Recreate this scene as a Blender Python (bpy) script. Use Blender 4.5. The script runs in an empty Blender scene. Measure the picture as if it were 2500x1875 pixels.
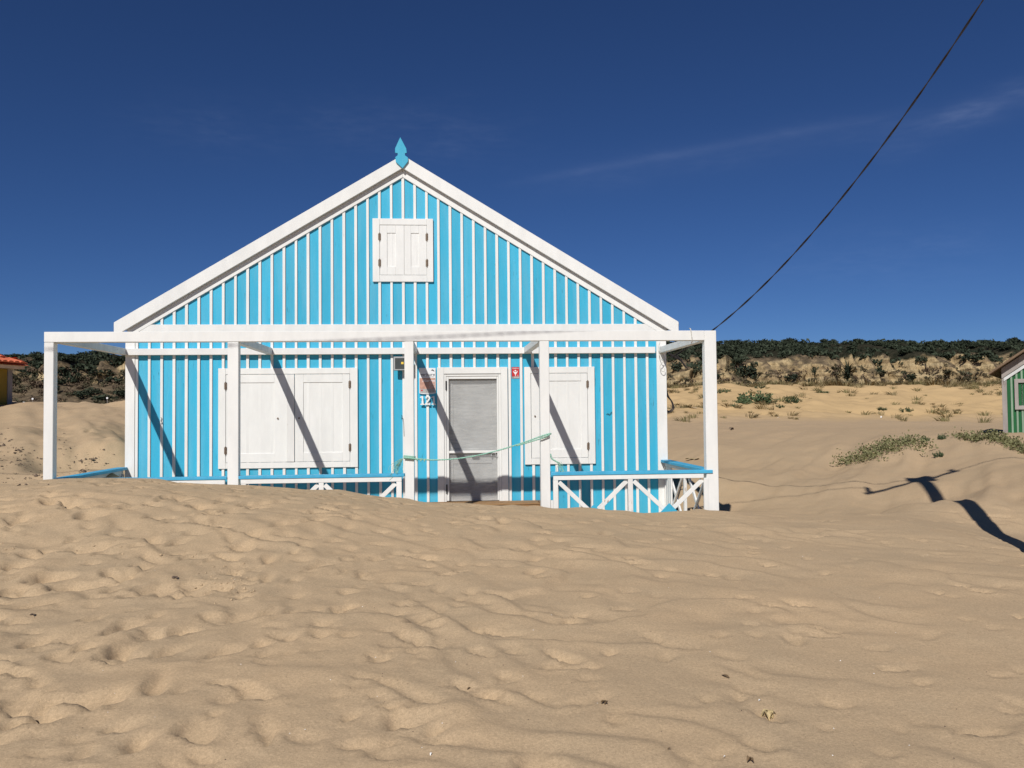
import bpy, bmesh, math, random
import numpy as np
from mathutils import Vector, Matrix

rng = random.Random(7)
nrg = np.random.default_rng(11)
S = bpy.context.scene
C = S.collection

# ------------------------------------------------------------------ camera
FPX = 2094.0                                # focal length in pixels of the 2500 px wide photograph
YAW, PITCH, ROLL = 0.07772, 0.03274, 0.00943
EYE = Vector((0.62, -13.0, 1.55))
fw = Vector((math.sin(YAW) * math.cos(PITCH), math.cos(YAW) * math.cos(PITCH), math.sin(PITCH)))
rt = Vector((math.cos(YAW), -math.sin(YAW), 0.0))
up = rt.cross(fw)
r2 = rt * math.cos(ROLL) - up * math.sin(ROLL)
u2 = rt * math.sin(ROLL) + up * math.cos(ROLL)
cam = bpy.data.cameras.new('camera')
cam_o = bpy.data.objects.new('camera', cam)
C.objects.link(cam_o)
cam.sensor_width = 36.0
cam.lens = FPX / 2500.0 * 36.0
cam.clip_end = 6000.0
cam.clip_start = 0.05
M = Matrix.Identity(4)
for i in range(3):
    M[i][0], M[i][1], M[i][2], M[i][3] = r2[i], u2[i], -fw[i], EYE[i]
cam_o.matrix_world = M
S.camera = cam_o


def at(u, v, dist):
    """A measured point: pixel of the photograph at a depth of `dist` metres along +Y."""
    d = r2 * ((u - 1250.0) / FPX) - u2 * ((v - 937.5) / FPX) + fw
    return EYE + d * (dist / d.y)


# ------------------------------------------------------------------ sky and sun
SUN_DIR = Vector((0.395, 1.0, -0.915)).normalized()      # the way the light travels
SUN_EL = math.asin(-SUN_DIR.z)
world = bpy.data.worlds.new('World')
S.world = world
world.use_nodes = True
wn, wl = world.node_tree.nodes, world.node_tree.links
bg = wn['Background']
sky = wn.new('ShaderNodeTexSky')
sky.sky_type = 'NISHITA'
sky.sun_disc = False
sky.sun_elevation = SUN_EL
sky.sun_rotation = math.atan2(-SUN_DIR.x, -SUN_DIR.y)
sky.altitude = 3600.0
sky.ozone_density = 10.0
sky.air_density = 1.0
sky.dust_density = 0.0
hs = wn.new('ShaderNodeHueSaturation')
hs.inputs['Hue'].default_value = 0.506
hs.inputs['Saturation'].default_value = 1.05
hs.inputs['Value'].default_value = 1.0
wl.new(sky.outputs[0], hs.inputs['Color'])
bg.inputs[1].default_value = 0.0535
# thin cirrus streaks: bands round two great circles, broken up by noise
geo = wn.new('ShaderNodeTexCoord')


def wmath(op, a, b=None):
    n = wn.new('ShaderNodeMath')
    n.operation = op
    for i, x in enumerate((a, b)):
        if x is None:
            continue
        if isinstance(x, (int, float)):
            n.inputs[i].default_value = x
        else:
            wl.new(x, n.inputs[i])
    return n.outputs[0]


def wdot(vec):
    n = wn.new('ShaderNodeVectorMath')
    n.operation = 'DOT_PRODUCT'
    wl.new(geo.outputs['Generated'], n.inputs[0])
    n.inputs[1].default_value = vec
    return n.outputs['Value']


def wnoise(scale, detail, stretch=(1, 1, 1)):
    mp = wn.new('ShaderNodeMapping')
    mp.inputs['Scale'].default_value = stretch
    wl.new(geo.outputs['Generated'], mp.inputs['Vector'])
    n = wn.new('ShaderNodeTexNoise')
    n.inputs['Scale'].default_value = scale
    n.inputs['Detail'].default_value = detail
    wl.new(mp.outputs[0], n.inputs['Vector'])
    return n.outputs['Fac']


def dirpx(u, v):
    return (r2 * ((u - 1250.0) / FPX) - u2 * ((v - 937.5) / FPX) + fw).normalized()


clouds = None
for (a, b, wid, amt, wob, gaps) in (((1260, 446), (2150, 285), 0.0048, 0.020, 0.003, 0.35),
                                    ((1300, 450), (2450, 262), 0.018, 0.014, 0.014, 0.6),
                                    ((2150, 372), (2580, 196), 0.015, 0.030, 0.014, 0.8),
                                    ((2250, 300), (2600, 215), 0.008, 0.018, 0.008, 0.6),
                                    ((300, 300), (1300, 330), 0.030, 0.012, 0.060, 1.0),
                                    ((1850, 640), (2450, 600), 0.030, 0.014, 0.050, 1.0)):
    pa, pb = dirpx(*a), dirpx(*b)
    nrm = pa.cross(pb).normalized()
    mid = (pa + pb).normalized()
    half = pa.angle(pb) * 0.5
    dist = wdot(nrm)
    w = wmath('MULTIPLY', wmath('SUBTRACT', wnoise(5.0, 3.0), 0.5), wob)
    q = wmath('DIVIDE', wmath('ADD', dist, w), wid)
    g = wmath('POWER', 2.718, wmath('MULTIPLY', wmath('MULTIPLY', q, q), -1.0))
    lng = wmath('SUBTRACT', 1.0, wmath('DIVIDE', wmath('ARCCOSINE', wdot(mid)), half * 1.15))
    lng = wmath('MINIMUM', wmath('MAXIMUM', wmath('MULTIPLY', lng, 2.2), 0.0), 1.0)
    brk = wmath('MAXIMUM', wmath('MULTIPLY', wmath('SUBTRACT', wnoise(14.0, 6.0, (1, 1, 3)), 0.30), 2.4), 0.0)
    fib = wmath('MAXIMUM', wmath('MULTIPLY', wmath('SUBTRACT', wnoise(46.0, 5.0, (1, 1, 4)), 0.22), 1.8), 0.0)
    brk = wmath('ADD', wmath('MULTIPLY', wmath('MULTIPLY', brk, fib), gaps * 1.6), (1 - gaps) * 0.8)
    t = wmath('MULTIPLY', wmath('MULTIPLY', wmath('MULTIPLY', g, lng), brk), amt)
    clouds = t if clouds is None else wmath('ADD', clouds, t)
comb = wn.new('ShaderNodeMixRGB')
comb.blend_type = 'ADD'
comb.inputs['Fac'].default_value = 1.0
crgb = wn.new('ShaderNodeMixRGB')
crgb.blend_type = 'MULTIPLY'
crgb.inputs['Fac'].default_value = 1.0
crgb.inputs['Color1'].default_value = (18.0, 19.0, 22.0, 1)
wl.new(clouds, crgb.inputs['Color2'])
wl.new(hs.outputs[0], comb.inputs['Color1'])
wl.new(crgb.outputs[0], comb.inputs['Color2'])
wl.new(comb.outputs[0], bg.inputs[0])

sun = bpy.data.lights.new('sun', 'SUN')
sun.energy = 4.35
sun.angle = math.radians(0.53)
sun.color = (1.0, 0.965, 0.915)
sun_o = bpy.data.objects.new('sun', sun)
C.objects.link(sun_o)
sun_o.rotation_euler = SUN_DIR.to_track_quat('-Z', 'Y').to_euler()
sun_o.location = (-8, -20, 20)

S.view_settings.view_transform = 'Standard'
S.view_settings.look = 'None'
S.view_settings.exposure = 0.0
S.view_settings.gamma = 1.0
S.view_settings.use_curve_mapping = False
S.render.engine = 'CYCLES'
S.cycles.max_bounces = 6
S.cycles.transparent_max_bounces = 8


# ------------------------------------------------------------------ materials
class Mat:
    def __init__(self, name, rough=0.6, spec=0.3):
        self.m = bpy.data.materials.new(name)
        self.m.use_nodes = True
        self.n, self.l = self.m.node_tree.nodes, self.m.node_tree.links
        self.b = self.n['Principled BSDF']
        self.b.inputs['Roughness'].default_value = rough
        self.b.inputs['Specular IOR Level'].default_value = spec
        self.tc = self.n.new('ShaderNodeTexCoord')
        self.oi = self.n.new('ShaderNodeObjectInfo')

    def co(self, scale=(1, 1, 1), kind='Object', shift=True):
        mp = self.n.new('ShaderNodeMapping')
        mp.inputs['Scale'].default_value = scale
        src = self.tc.outputs[kind]
        if shift:
            add = self.n.new('ShaderNodeVectorMath')
            add.operation = 'ADD'
            mul = self.n.new('ShaderNodeMath')
            mul.operation = 'MULTIPLY'
            mul.inputs[1].default_value = 57.0
            self.l.new(self.oi.outputs['Random'], mul.inputs[0])
            self.l.new(src, add.inputs[0])
            self.l.new(mul.outputs[0], add.inputs[1])
            src = add.outputs[0]
        self.l.new(src, mp.inputs['Vector'])
        return mp.outputs[0]

    def noise(self, vec, scale=1.0, detail=3.0, rough=0.55, dist=0.0):
        t = self.n.new('ShaderNodeTexNoise')
        t.inputs['Scale'].default_value = scale
        t.inputs['Detail'].default_value = detail
        t.inputs['Roughness'].default_value = rough
        t.inputs['Distortion'].default_value = dist
        self.l.new(vec, t.inputs['Vector'])
        return t.outputs['Fac']

    def ramp(self, fac, stops):
        r = self.n.new('ShaderNodeValToRGB')
        e = r.color_ramp.elements
        while len(e) < len(stops):
            e.new(0.5)
        for x, (p, c) in zip(e, stops):
            x.position = p
            x.color = (*c, 1.0) if hasattr(c, '__len__') else (c, c, c, 1.0)
        self.l.new(fac, r.inputs['Fac'])
        return r.outputs['Color']

    def mix(self, fac, a, b, mode='MIX'):
        x = self.n.new('ShaderNodeMixRGB')
        x.blend_type = mode
        for i, v in (('Fac', fac), ('Color1', a), ('Color2', b)):
            if isinstance(v, (int, float)):
                x.inputs[i].default_value = v if i == 'Fac' else (v, v, v, 1)
            elif isinstance(v, tuple):
                x.inputs[i].default_value = (*v, 1.0)
            else:
                self.l.new(v, x.inputs[i])
        return x.outputs[0]

    def math(self, op, a, b=0.0):
        x = self.n.new('ShaderNodeMath')
        x.operation = op
        x.use_clamp = op in ('MULTIPLY',) and False
        for i, v in enumerate((a, b)):
            if isinstance(v, (int, float)):
                x.inputs[i].default_value = v
            else:
                self.l.new(v, x.inputs[i])
        return x.outputs[0]

    def color(self, c):
        if isinstance(c, tuple):
            self.b.inputs['Base Color'].default_value = (*c, 1.0)
        else:
            self.l.new(c, self.b.inputs['Base Color'])
        return self

    def bump(self, h, strength=0.3, dist=0.01):
        x = self.n.new('ShaderNodeBump')
        x.inputs['Strength'].default_value = strength
        x.inputs['Distance'].default_value = dist
        self.l.new(h, x.inputs['Height'])
        self.l.new(x.outputs[0], self.b.inputs['Normal'])
        return self


def paint(name, col, wood=(0.30, 0.24, 0.18), stretch=(70, 70, 4), wear=0.72, patch=0.52, dirt=0.06, rough=0.5, var=0.05, fade=0.0):
    """Painted timber: faint grain, hairline cracks and chips where the wood shows, a little grime."""
    m = Mat(name, rough, 0.25)
    g = m.noise(m.co(stretch), 1.0, 4.0)
    big = m.noise(m.co((2.2, 2.2, 1.1)), 1.0, 3.0)
    crack = m.ramp(g, [(wear, 0.0), (wear + 0.03, 1.0)])
    zone = m.ramp(big, [(patch, 0.0), (patch + 0.10, 1.0)])
    mask = m.math('MULTIPLY', crack, zone)
    grime = m.ramp(m.noise(m.co((5, 5, 1.6)), 1.0, 5.0, 0.65), [(0.35, 1.0 - dirt), (0.62, 1.0)])
    base = m.mix(1.0, col, grime, 'MULTIPLY')
    if fade:
        chalk = m.ramp(m.noise(m.co((9, 9, 0.9)), 1.0, 4.0, 0.6), [(0.42, 0.0), (0.75, fade)])
        base = m.mix(chalk, base, (0.30, 0.50, 0.58))
    tint = m.math('ADD', 1.0 - var * 0.5, m.math('MULTIPLY', m.oi.outputs['Random'], var))
    base = m.mix(1.0, base, tint, 'MULTIPLY')
    m.color(m.mix(mask, base, wood))
    m.bump(m.math('SUBTRACT', g, mask), 0.12, 0.004)
    return m.m


WHITE = paint('white_paint', (0.785, 0.785, 0.755), (0.36, 0.33, 0.29), (50, 50, 5), 0.70, 0.58, 0.08)
WHITE_H = paint('white_paint_lengthwise', (0.785, 0.785, 0.755), (0.36, 0.33, 0.29), (4, 50, 50), 0.70, 0.58, 0.08)
WHITE_WORN = paint('flaking_white_paint', (0.765, 0.76, 0.73), (0.30, 0.22, 0.15), (38, 38, 9), 0.56, 0.50, 0.10)
WHITE_OLD = paint('greyed_white_paint', (0.66, 0.67, 0.66), (0.33, 0.31, 0.28), (45, 14, 45), 0.66, 0.45, 0.18)
BLUE = paint('sky_blue_paint', (0.046, 0.420, 0.625), (0.035, 0.14, 0.19), (95, 95, 6), 0.650, 0.50, 0.07, var=0.13, fade=0.22)
BLUE_RAIL = paint('sky_blue_rail_paint', (0.075, 0.42, 0.66), (0.25, 0.30, 0.33), (5, 50, 50), 0.64, 0.50, 0.16)
GREEN = paint('bottle_green_paint', (0.018, 0.120, 0.040), (0.02, 0.06, 0.03), (60, 60, 5), 0.68, 0.5, 0.22)
PALE_GREEN = paint('pale_green_batten_paint', (0.25, 0.345, 0.25), (0.22, 0.20, 0.16), (60, 60, 5), 0.66, 0.5, 0.2)
GREYWOOD = paint('weathered_grey_timber', (0.36, 0.325, 0.30), (0.22, 0.18, 0.15), (40, 40, 5), 0.6, 0.45, 0.25, 0.8)
BROWNWOOD = paint('brown_timber', (0.20, 0.135, 0.085), (0.10, 0.07, 0.05), (6, 60, 60), 0.62, 0.42, 0.25, 0.75)
STEPWOOD = paint('orange_brown_plank', (0.34, 0.205, 0.098), (0.20, 0.11, 0.05), (3, 45, 45), 0.60, 0.35, 0.25, 0.75)
MUSTARD = paint('mustard_wall_paint', (0.36, 0.24, 0.035), (0.40, 0.26, 0.06), (12, 12, 9), 0.66, 0.5, 0.2, 0.8)
CREAM = paint('cream_render', (0.68, 0.57, 0.42), (0.5, 0.42, 0.32), (9, 9, 9), 0.66, 0.5, 0.15, 0.8)


def plain(name, col, rough=0.5, metal=0.0, var=0.0, sc=30, bumpy=0.0):
    m = Mat(name, rough, 0.4)
    m.b.inputs['Metallic'].default_value = metal
    n = m.noise(m.co((sc, sc, sc)), 1.0, 4.0)
    lo = tuple(c * (1 - var) for c in col)
    hi = tuple(min(1, c * (1 + var)) for c in col)
    m.color(m.ramp(n, [(0.3, lo), (0.7, hi)]))
    if bumpy:
        m.bump(n, bumpy, 0.01)
    return m.m


RUST = plain('rusty_hinge_steel', (0.20, 0.15, 0.11), 0.6, 0.5, 0.5, 60)
GREYMETAL = plain('grey_painted_metal', (0.42, 0.43, 0.43), 0.35, 0.2, 0.08)
BLACKMETAL = plain('black_rubber', (0.018, 0.018, 0.02), 0.5, 0.0, 0.2)
LAMPGLASS = plain('dark_lamp_glass', (0.07, 0.075, 0.072), 0.12, 0.0, 0.3, 4)
CHIP = plain('yellow_lamp_chip', (0.80, 0.55, 0.07), 0.5, 0.0, 0.1)
CABLE = plain('black_cable_sheath', (0.028, 0.024, 0.024), 0.5, 0.0, 0.3, 20)
WIRE = plain('pale_wire', (0.55, 0.53, 0.48), 0.5, 0.0, 0.2, 40)
ROPE = plain('green_rope_fibre', (0.27, 0.50, 0.39), 0.85, 0.0, 0.45, 160)
SIGNWHITE = plain('sign_white', (0.78, 0.79, 0.80), 0.35, 0.0, 0.02)
SIGNGREY = plain('sign_grey', (0.42, 0.41, 0.39), 0.35, 0.0, 0.05)
SIGNBROWN = plain('sign_faded_orange', (0.50, 0.29, 0.22), 0.4, 0.0, 0.22, 16)
SIGNRED = plain('sign_red', (0.52, 0.035, 0.035), 0.4, 0.0, 0.12, 25)
INK = plain('sign_black_ink', (0.025, 0.028, 0.035), 0.5)
DIGITWHITE = plain('white_enamel', (0.82, 0.82, 0.80), 0.3, 0.0, 0.02)
ROOFTILE = plain('terracotta_tile', (0.62, 0.155, 0.075), 0.75, 0.0, 0.25, 5, 0.1)
ROOFSHEET = plain('pale_roof_sheet', (0.55, 0.53, 0.50), 0.7, 0.0, 0.12, 3)
POLEWOOD = plain('grey_pole_timber', (0.16, 0.13, 0.10), 0.85, 0.0, 0.3, 12, 0.2)
CONCRETE = plain('grey_concrete', (0.33, 0.32, 0.30), 0.9, 0.0, 0.2, 8, 0.2)
SHELL = plain('white_shell', (0.78, 0.76, 0.72), 0.4, 0.0, 0.08)
DRYLEAF = plain('dry_brown_leaf', (0.16, 0.105, 0.055), 0.8, 0.0, 0.5, 40)
STRAW = plain('dry_straw', (0.40, 0.31, 0.16), 0.8, 0.0, 0.5, 40)
CLODM = plain('dark_seaweed_crust', (0.12, 0.085, 0.06), 0.9, 0.0, 0.5, 20)


def leafmat(name, lo, hi, rough=0.75, sc=0.9):
    m = Mat(name, rough, 0.12)
    n = m.noise(m.co((sc, sc, sc)), 1.0, 4.0, 0.7)
    c = m.ramp(n, [(0.32, lo), (0.68, hi)])
    k = m.math('ADD', 0.75, m.math('MULTIPLY', m.oi.outputs['Random'], 0.5))
    m.color(m.mix(1.0, c, k, 'MULTIPLY'))
    return m.m


TREELEAF = leafmat('dark_evergreen_leaves', (0.016, 0.022, 0.014), (0.056, 0.070, 0.043))
SCRUBLEAF = leafmat('olive_scrub_leaves', (0.045, 0.042, 0.022), (0.105, 0.090, 0.055))
SCRUBDRY = leafmat('dry_brown_scrub', (0.085, 0.060, 0.040), (0.17, 0.125, 0.085))
BARK = plain('dark_bark', (0.05, 0.04, 0.03), 0.9, 0.0, 0.3, 6)
GRASSDRY = leafmat('dry_dune_grass', (0.16, 0.125, 0.062), (0.31, 0.245, 0.13), 0.8, 3)
GRASSGREEN = leafmat('olive_dune_grass', (0.13, 0.115, 0.05), (0.26, 0.22, 0.11), 0.8, 3)
LEAFGREEN = leafmat('green_dune_plant', (0.035, 0.065, 0.030), (0.115, 0.15, 0.075), 0.7, 6)
LEAFPALE = leafmat('pale_green_creeper', (0.085, 0.090, 0.035), (0.25, 0.235, 0.12), 0.7, 9)


def sand_material():
    m = Mat('beach_sand', 0.95, 0.08)
    co = m.co((1, 1, 1), 'Object', False)
    big = m.noise(co, 0.35, 4.0, 0.6)
    mid = m.noise(co, 2.4, 4.0, 0.6)
    grain = m.noise(co, 260.0, 2.0, 0.7)
    speck = m.noise(co, 120.0, 1.0, 0.5)
    c = m.ramp(big, [(0.30, (0.466, 0.343, 0.214)), (0.70, (0.506, 0.366, 0.225))])
    c = m.mix(0.5, c, m.ramp(mid, [(0.3, (0.90, 0.93, 0.96)), (0.7, (1.05, 1.03, 1.0))]), 'MULTIPLY')
    c = m.mix(1.0, c, m.ramp(grain, [(0.25, 0.78), (0.75, 1.16)]), 'MULTIPLY')
    coarse = m.noise(co, 75.0, 3.0, 0.75)
    c = m.mix(1.0, c, m.ramp(coarse, [(0.28, 0.80), (0.72, 1.16)]), 'MULTIPLY')
    c = m.mix(m.ramp(speck, [(0.745, 0.0), (0.76, 0.7)]), c, (0.16, 0.11, 0.07))
    # the vegetated dune beyond the flat is a warmer, yellower sand
    sep = m.n.new('ShaderNodeSeparateXYZ')
    m.l.new(co, sep.inputs[0])
    edge = m.math('ADD', sep.outputs['Y'], m.math('MULTIPLY', m.noise(co, 0.25, 3.0), 6.0))
    far = m.ramp(m.math('DIVIDE', m.math('SUBTRACT', edge, 22.0), 8.0), [(0.2, 0.0), (0.8, 1.0)])
    right = m.ramp(m.math('DIVIDE', sep.outputs['X'], 10.0), [(0.0, 0.0), (0.4, 1.0)])
    c = m.mix(m.math('MULTIPLY', far, right), c, (0.545, 0.380, 0.195))
    m.color(c)
    rip = m.noise(m.co((1, 1, 1), 'Object', False), 22.0, 3.0, 0.6)
    h = m.math('ADD', m.math('MULTIPLY', rip, 0.6), m.math('ADD', m.math('MULTIPLY', grain, 0.16), m.math('MULTIPLY', coarse, 0.30)))
    m.bump(h, 0.45, 0.014)
    return m.m


SAND = sand_material()

# ------------------------------------------------------------------ object helpers
ORG = {}                                    # world position of every object's origin


def link(name, me, mat, parent=None, origin=(0, 0, 0), label=None, cat=None, group=None, kind=None):
    o = bpy.data.objects.new(name, me)
    C.objects.link(o)
    origin = Vector(origin)
    if mat is not None and me is not None and not me.materials:
        me.materials.append(mat)
    if parent is not None:
        o.parent = parent
        o.location = origin - ORG[parent.name]
    else:
        o.location = origin
    ORG[o.name] = origin
    tag(o, label, cat, group, kind)
    return o


def tag(o, label=None, cat=None, group=None, kind=None):
    for k, v in (('label', label), ('category', cat), ('group', group), ('kind', kind)):
        if v:
            o[k] = v
    return o


def thing(name, origin, label, cat, group=None):
    return link(name, None, None, None, origin, label, cat, group)


def bmobj(name, bm, mat, parent=None, label=None, cat=None, group=None, kind=None, smooth=False):
    """One mesh object from a bmesh in world coordinates, its origin at its own centre."""
    bmesh.ops.recalc_face_normals(bm, faces=bm.faces)
    cs = [v.co for v in bm.verts]
    lo = Vector((min(c[i] for c in cs) for i in range(3)))
    hi = Vector((max(c[i] for c in cs) for i in range(3)))
    org = (lo + hi) * 0.5
    bmesh.ops.translate(bm, verts=bm.verts, vec=-org)
    me = bpy.data.meshes.new(name)
    bm.to_mesh(me)
    bm.free()
    if smooth:
        me.shade_smooth()
    return link(name, me, mat, parent, org, label, cat, group, kind)


def pyobj(name, verts, faces, mat, parent=None, label=None, cat=None, group=None, kind=None, smooth=False, origin=None):
    v = np.asarray(verts, float)
    org = Vector((v.min(0) + v.max(0)) * 0.5) if origin is None else Vector(origin)
    me = bpy.data.meshes.new(name)
    me.from_pydata((v - np.array(org)).tolist(), [], faces)
    if smooth:
        me.shade_smooth()
    return link(name, me, mat, parent, org, label, cat, group, kind)


def B():
    return bmesh.new()


def box(bm, x0, x1, y0, y1, z0, z1, bev=0.003):
    t = bmesh.new()
    vs = [t.verts.new(p) for p in ((x0, y0, z0), (x1, y0, z0), (x1, y1, z0), (x0, y1, z0),
                                   (x0, y0, z1), (x1, y0, z1), (x1, y1, z1), (x0, y1, z1))]
    for f in ((0, 1, 2, 3), (4, 5, 6, 7), (0, 1, 5, 4), (1, 2, 6, 5), (2, 3, 7, 6), (3, 0, 4, 7)):
        t.faces.new([vs[i] for i in f])
    if bev:
        bmesh.ops.bevel(t, geom=t.edges[:], offset=bev, segments=1, affect='EDGES', profile=0.7)
    merge(bm, t)


def merge(bm, t):
    me = bpy.data.meshes.new('tmp')
    bmesh.ops.recalc_face_normals(t, faces=t.faces)
    t.to_mesh(me)
    t.free()
    bm.from_mesh(me)
    bpy.data.meshes.remove(me)


def prism(bm, pts, y0, y1, bev=0.003):
    """A polygon in the XZ plane given thickness along Y."""
    t = bmesh.new()
    a = [t.verts.new((x, y0, z)) for x, z in pts]
    b = [t.verts.new((x, y1, z)) for x, z in pts]
    n = len(pts)
    t.faces.new(a)
    t.faces.new(b[::-1])
    for i in range(n):
        t.faces.new((a[i], b[i], b[(i + 1) % n], a[(i + 1) % n]))
    if bev:
        bmesh.ops.bevel(t, geom=t.edges[:], offset=bev, segments=1, affect='EDGES', profile=0.7)
    merge(bm, t)


def bar(bm, p, q, wdt, thk, side=None, bev=0.003):
    """A straight timber from p to q; `side` is the direction of its width."""
    p, q = Vector(p), Vector(q)
    d = (q - p)
    L = d.length
    d.normalize()
    s = Vector(side) if side is not None else Vector((1, 0, 0))
    s = (s - d * s.dot(d)).normalized()
    n = d.cross(s)
    t = bmesh.new()
    vs = []
    for z in (0, L):
        for (a, b) in ((-1, -1), (1, -1), (1, 1), (-1, 1)):
            vs.append(t.verts.new(p + d * z + s * (a * wdt / 2) + n * (b * thk / 2)))
    for f in ((0, 1, 2, 3), (4, 5, 6, 7), (0, 1, 5, 4), (1, 2, 6, 5), (2, 3, 7, 6), (3, 0, 4, 7)):
        t.faces.new([vs[i] for i in f])
    if bev:
        bmesh.ops.bevel(t, geom=t.edges[:], offset=bev, segments=1, affect='EDGES', profile=0.7)
    merge(bm, t)


def tube(bm, pts, r, seg=6):
    pts = [Vector(p) for p in pts]
    rings = []
    for i, p in enumerate(pts):
        d = (pts[min(i + 1, len(pts) - 1)] - pts[max(i - 1, 0)]).normalized()
        a = d.cross(Vector((0.13, 0.21, 1.0)))
        if a.length < 0.05:
            a = d.cross(Vector((1, 0, 0)))
        a.normalize()
        b = d.cross(a)
        rr = r[i] if hasattr(r, '__len__') else r
        rings.append([bm.verts.new(p + (a * math.cos(k * 2 * math.pi / seg) + b * math.sin(k * 2 * math.pi / seg)) * rr) for k in range(seg)])
    for i in range(len(rings) - 1):
        for k in range(seg):
            bm.faces.new((rings[i][k], rings[i][(k + 1) % seg], rings[i + 1][(k + 1) % seg], rings[i + 1][k]))
    bm.faces.new(rings[0][::-1])
    bm.faces.new(rings[-1])


def smoothline(pts, n=8):
    """Catmull-Rom through the points."""
    P = [Vector(p) for p in pts]
    P = [P[0] * 2 - P[1]] + P + [P[-1] * 2 - P[-2]]
    out = []
    for i in range(1, len(P) - 2):
        for k in range(n):
            t = k / n
            a, b, c, d = P[i - 1], P[i], P[i + 1], P[i + 2]
            out.append(0.5 * ((2 * b) + (c - a) * t + (2 * a - 5 * b + 4 * c - d) * t * t + (3 * b - a - 3 * c + d) * t ** 3))
    out.append(P[-2])
    return out


def textmesh(body, size, bold=0.0, depth=0.0):
    cu = bpy.data.curves.new('txt', 'FONT')
    cu.body = body
    cu.size = size
    cu.align_x = 'CENTER'
    cu.align_y = 'CENTER'
    cu.offset = bold
    cu.extrude = depth
    cu.resolution_u = 3
    o = bpy.data.objects.new('txt', cu)
    C.objects.link(o)
    dg = bpy.context.evaluated_depsgraph_get()
    dg.update()
    me = bpy.data.meshes.new_from_object(o.evaluated_get(dg))
    bpy.data.objects.remove(o)
    bpy.data.curves.remove(cu)
    me.materials.clear()
    return me


def lettering(body, x, y, z, width, height, mat, parent, name='lettering', bold=0.0):
    me = textmesh(body, 1.0, bold)
    co = np.zeros(len(me.vertices) * 3)
    me.vertices.foreach_get('co', co)
    co = co.reshape(-1, 3)
    lo, hi = co.min(0), co.max(0)
    k = np.array([(width / (hi[0] - lo[0])), (height / (hi[1] - lo[1]))])
    xy = (co[:, :2] - (lo[:2] + hi[:2]) / 2) * k
    new = np.stack([xy[:, 0], np.zeros(len(xy)), xy[:, 1]], 1)
    me.vertices.foreach_set('co', new.ravel())
    me.update()
    return link(name, me, mat, parent, (x, y, z))


# ------------------------------------------------------------------ the sand
def vnoise(x, y, seed):
    """Value noise on arrays, quintic interpolation."""
    r = np.random.default_rng(seed).random((256, 256))
    xi, yi = np.floor(x).astype(int), np.floor(y).astype(int)
    fx, fy = x - xi, y - yi
    fx = fx ** 3 * (fx * (fx * 6 - 15) + 10)
    fy = fy ** 3 * (fy * (fy * 6 - 15) + 10)
    g = lambda a, b: r[(xi + a) & 255, (yi + b) & 255]
    return (g(0, 0) * (1 - fx) + g(1, 0) * fx) * (1 - fy) + (g(0, 1) * (1 - fx) + g(1, 1) * fx) * fy


def fbm(x, y, seed, oct=4, gain=0.5):
    s, a, t = 0, 1.0, 0
    for i in range(oct):
        s = s + a * (vnoise(x * 2 ** i + 17.3 * i, y * 2 ** i - 9.1 * i, seed + i) - 0.5)
        t += a
        a *= gain
    return s / t


CTRL = []


def ctl(u, v, d):
    CTRL.append(tuple(at(u, v, d)))


def raw(x, y, z):
    CTRL.append((x, y, z))


for x, z in ((-12, .10), (-6, .06), (-3, .03), (0, 0), (3, 0), (6, .02), (12, .1)):
    raw(x, -13, z)
    raw(x, -17, z - .15)
for x, z in ((-9, .36), (-4, .30), (-1.5, .25), (0.6, .22), (3, .17), (6, .16), (10, .2)):
    raw(x, -9, z)
for x, z in ((-9, .57), (-5, .55), (-2.5, .49), (0.6, .40), (3, .32), (5.5, .25), (9, .25)):
    raw(x, -6, z)
CREST = [(-300, 1185), (0, 1186), (105, 1171), (200, 1167), (300, 1167), (395, 1170), (450, 1182), (550, 1185), (620, 1186), (680, 1190),
         (720, 1194), (760, 1199), (800, 1197), (830, 1196), (860, 1202), (900, 1211), (940, 1217), (975, 1216), (1000, 1219), (1025, 1227),
         (1060, 1232), (1090, 1229), (1140, 1229), (1180, 1233), (1220, 1236), (1250, 1233), (1290, 1238), (1325, 1238), (1345, 1242),
         (1380, 1242), (1410, 1238), (1445, 1240), (1480, 1246), (1520, 1247), (1560, 1255), (1600, 1252), (1640, 1249), (1700, 1246),
         (1757, 1248), (1850, 1253), (1900, 1256), (2000, 1258), (2100, 1258), (2180, 1250), (2240, 1234), (2300, 1228)]
for u, v in ((-300, 1185), (0, 1184), (105, 1173), (250, 1168), (400, 1173), (550, 1184), (700, 1192), (850, 1203), (1000, 1221), (1150, 1230),
             (1300, 1237), (1450, 1243), (1600, 1250), (1757, 1250), (1900, 1256), (2050, 1258), (2180, 1248)):
    ctl(u, v, 10.5)
    ctl(u, v + 5, 9.9)
    ctl(u, v + 22, 9.0)
# sand drifted on to the veranda and lying round the house
for x, z in ((-5, .60), (-4, .52), (-3, .38), (-2, .22), (-1, .05), (0, -.02), (1.5, -.07), (3, -.09), (4.2, -.08), (5.2, -.04)):
    raw(x, -1.2, z)
for x, z in ((-5, .55), (-4, .40), (-2.5, .15), (-1, -.06), (1, -.08), (3, -.10), (4.4, -.08)):
    raw(x, 0.1, z)
for x, z in ((-3.5, .25), (0, -.10), (3.5, -.10)):
    raw(x, 4, z)
    raw(x, 8, z + .05)
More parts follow.
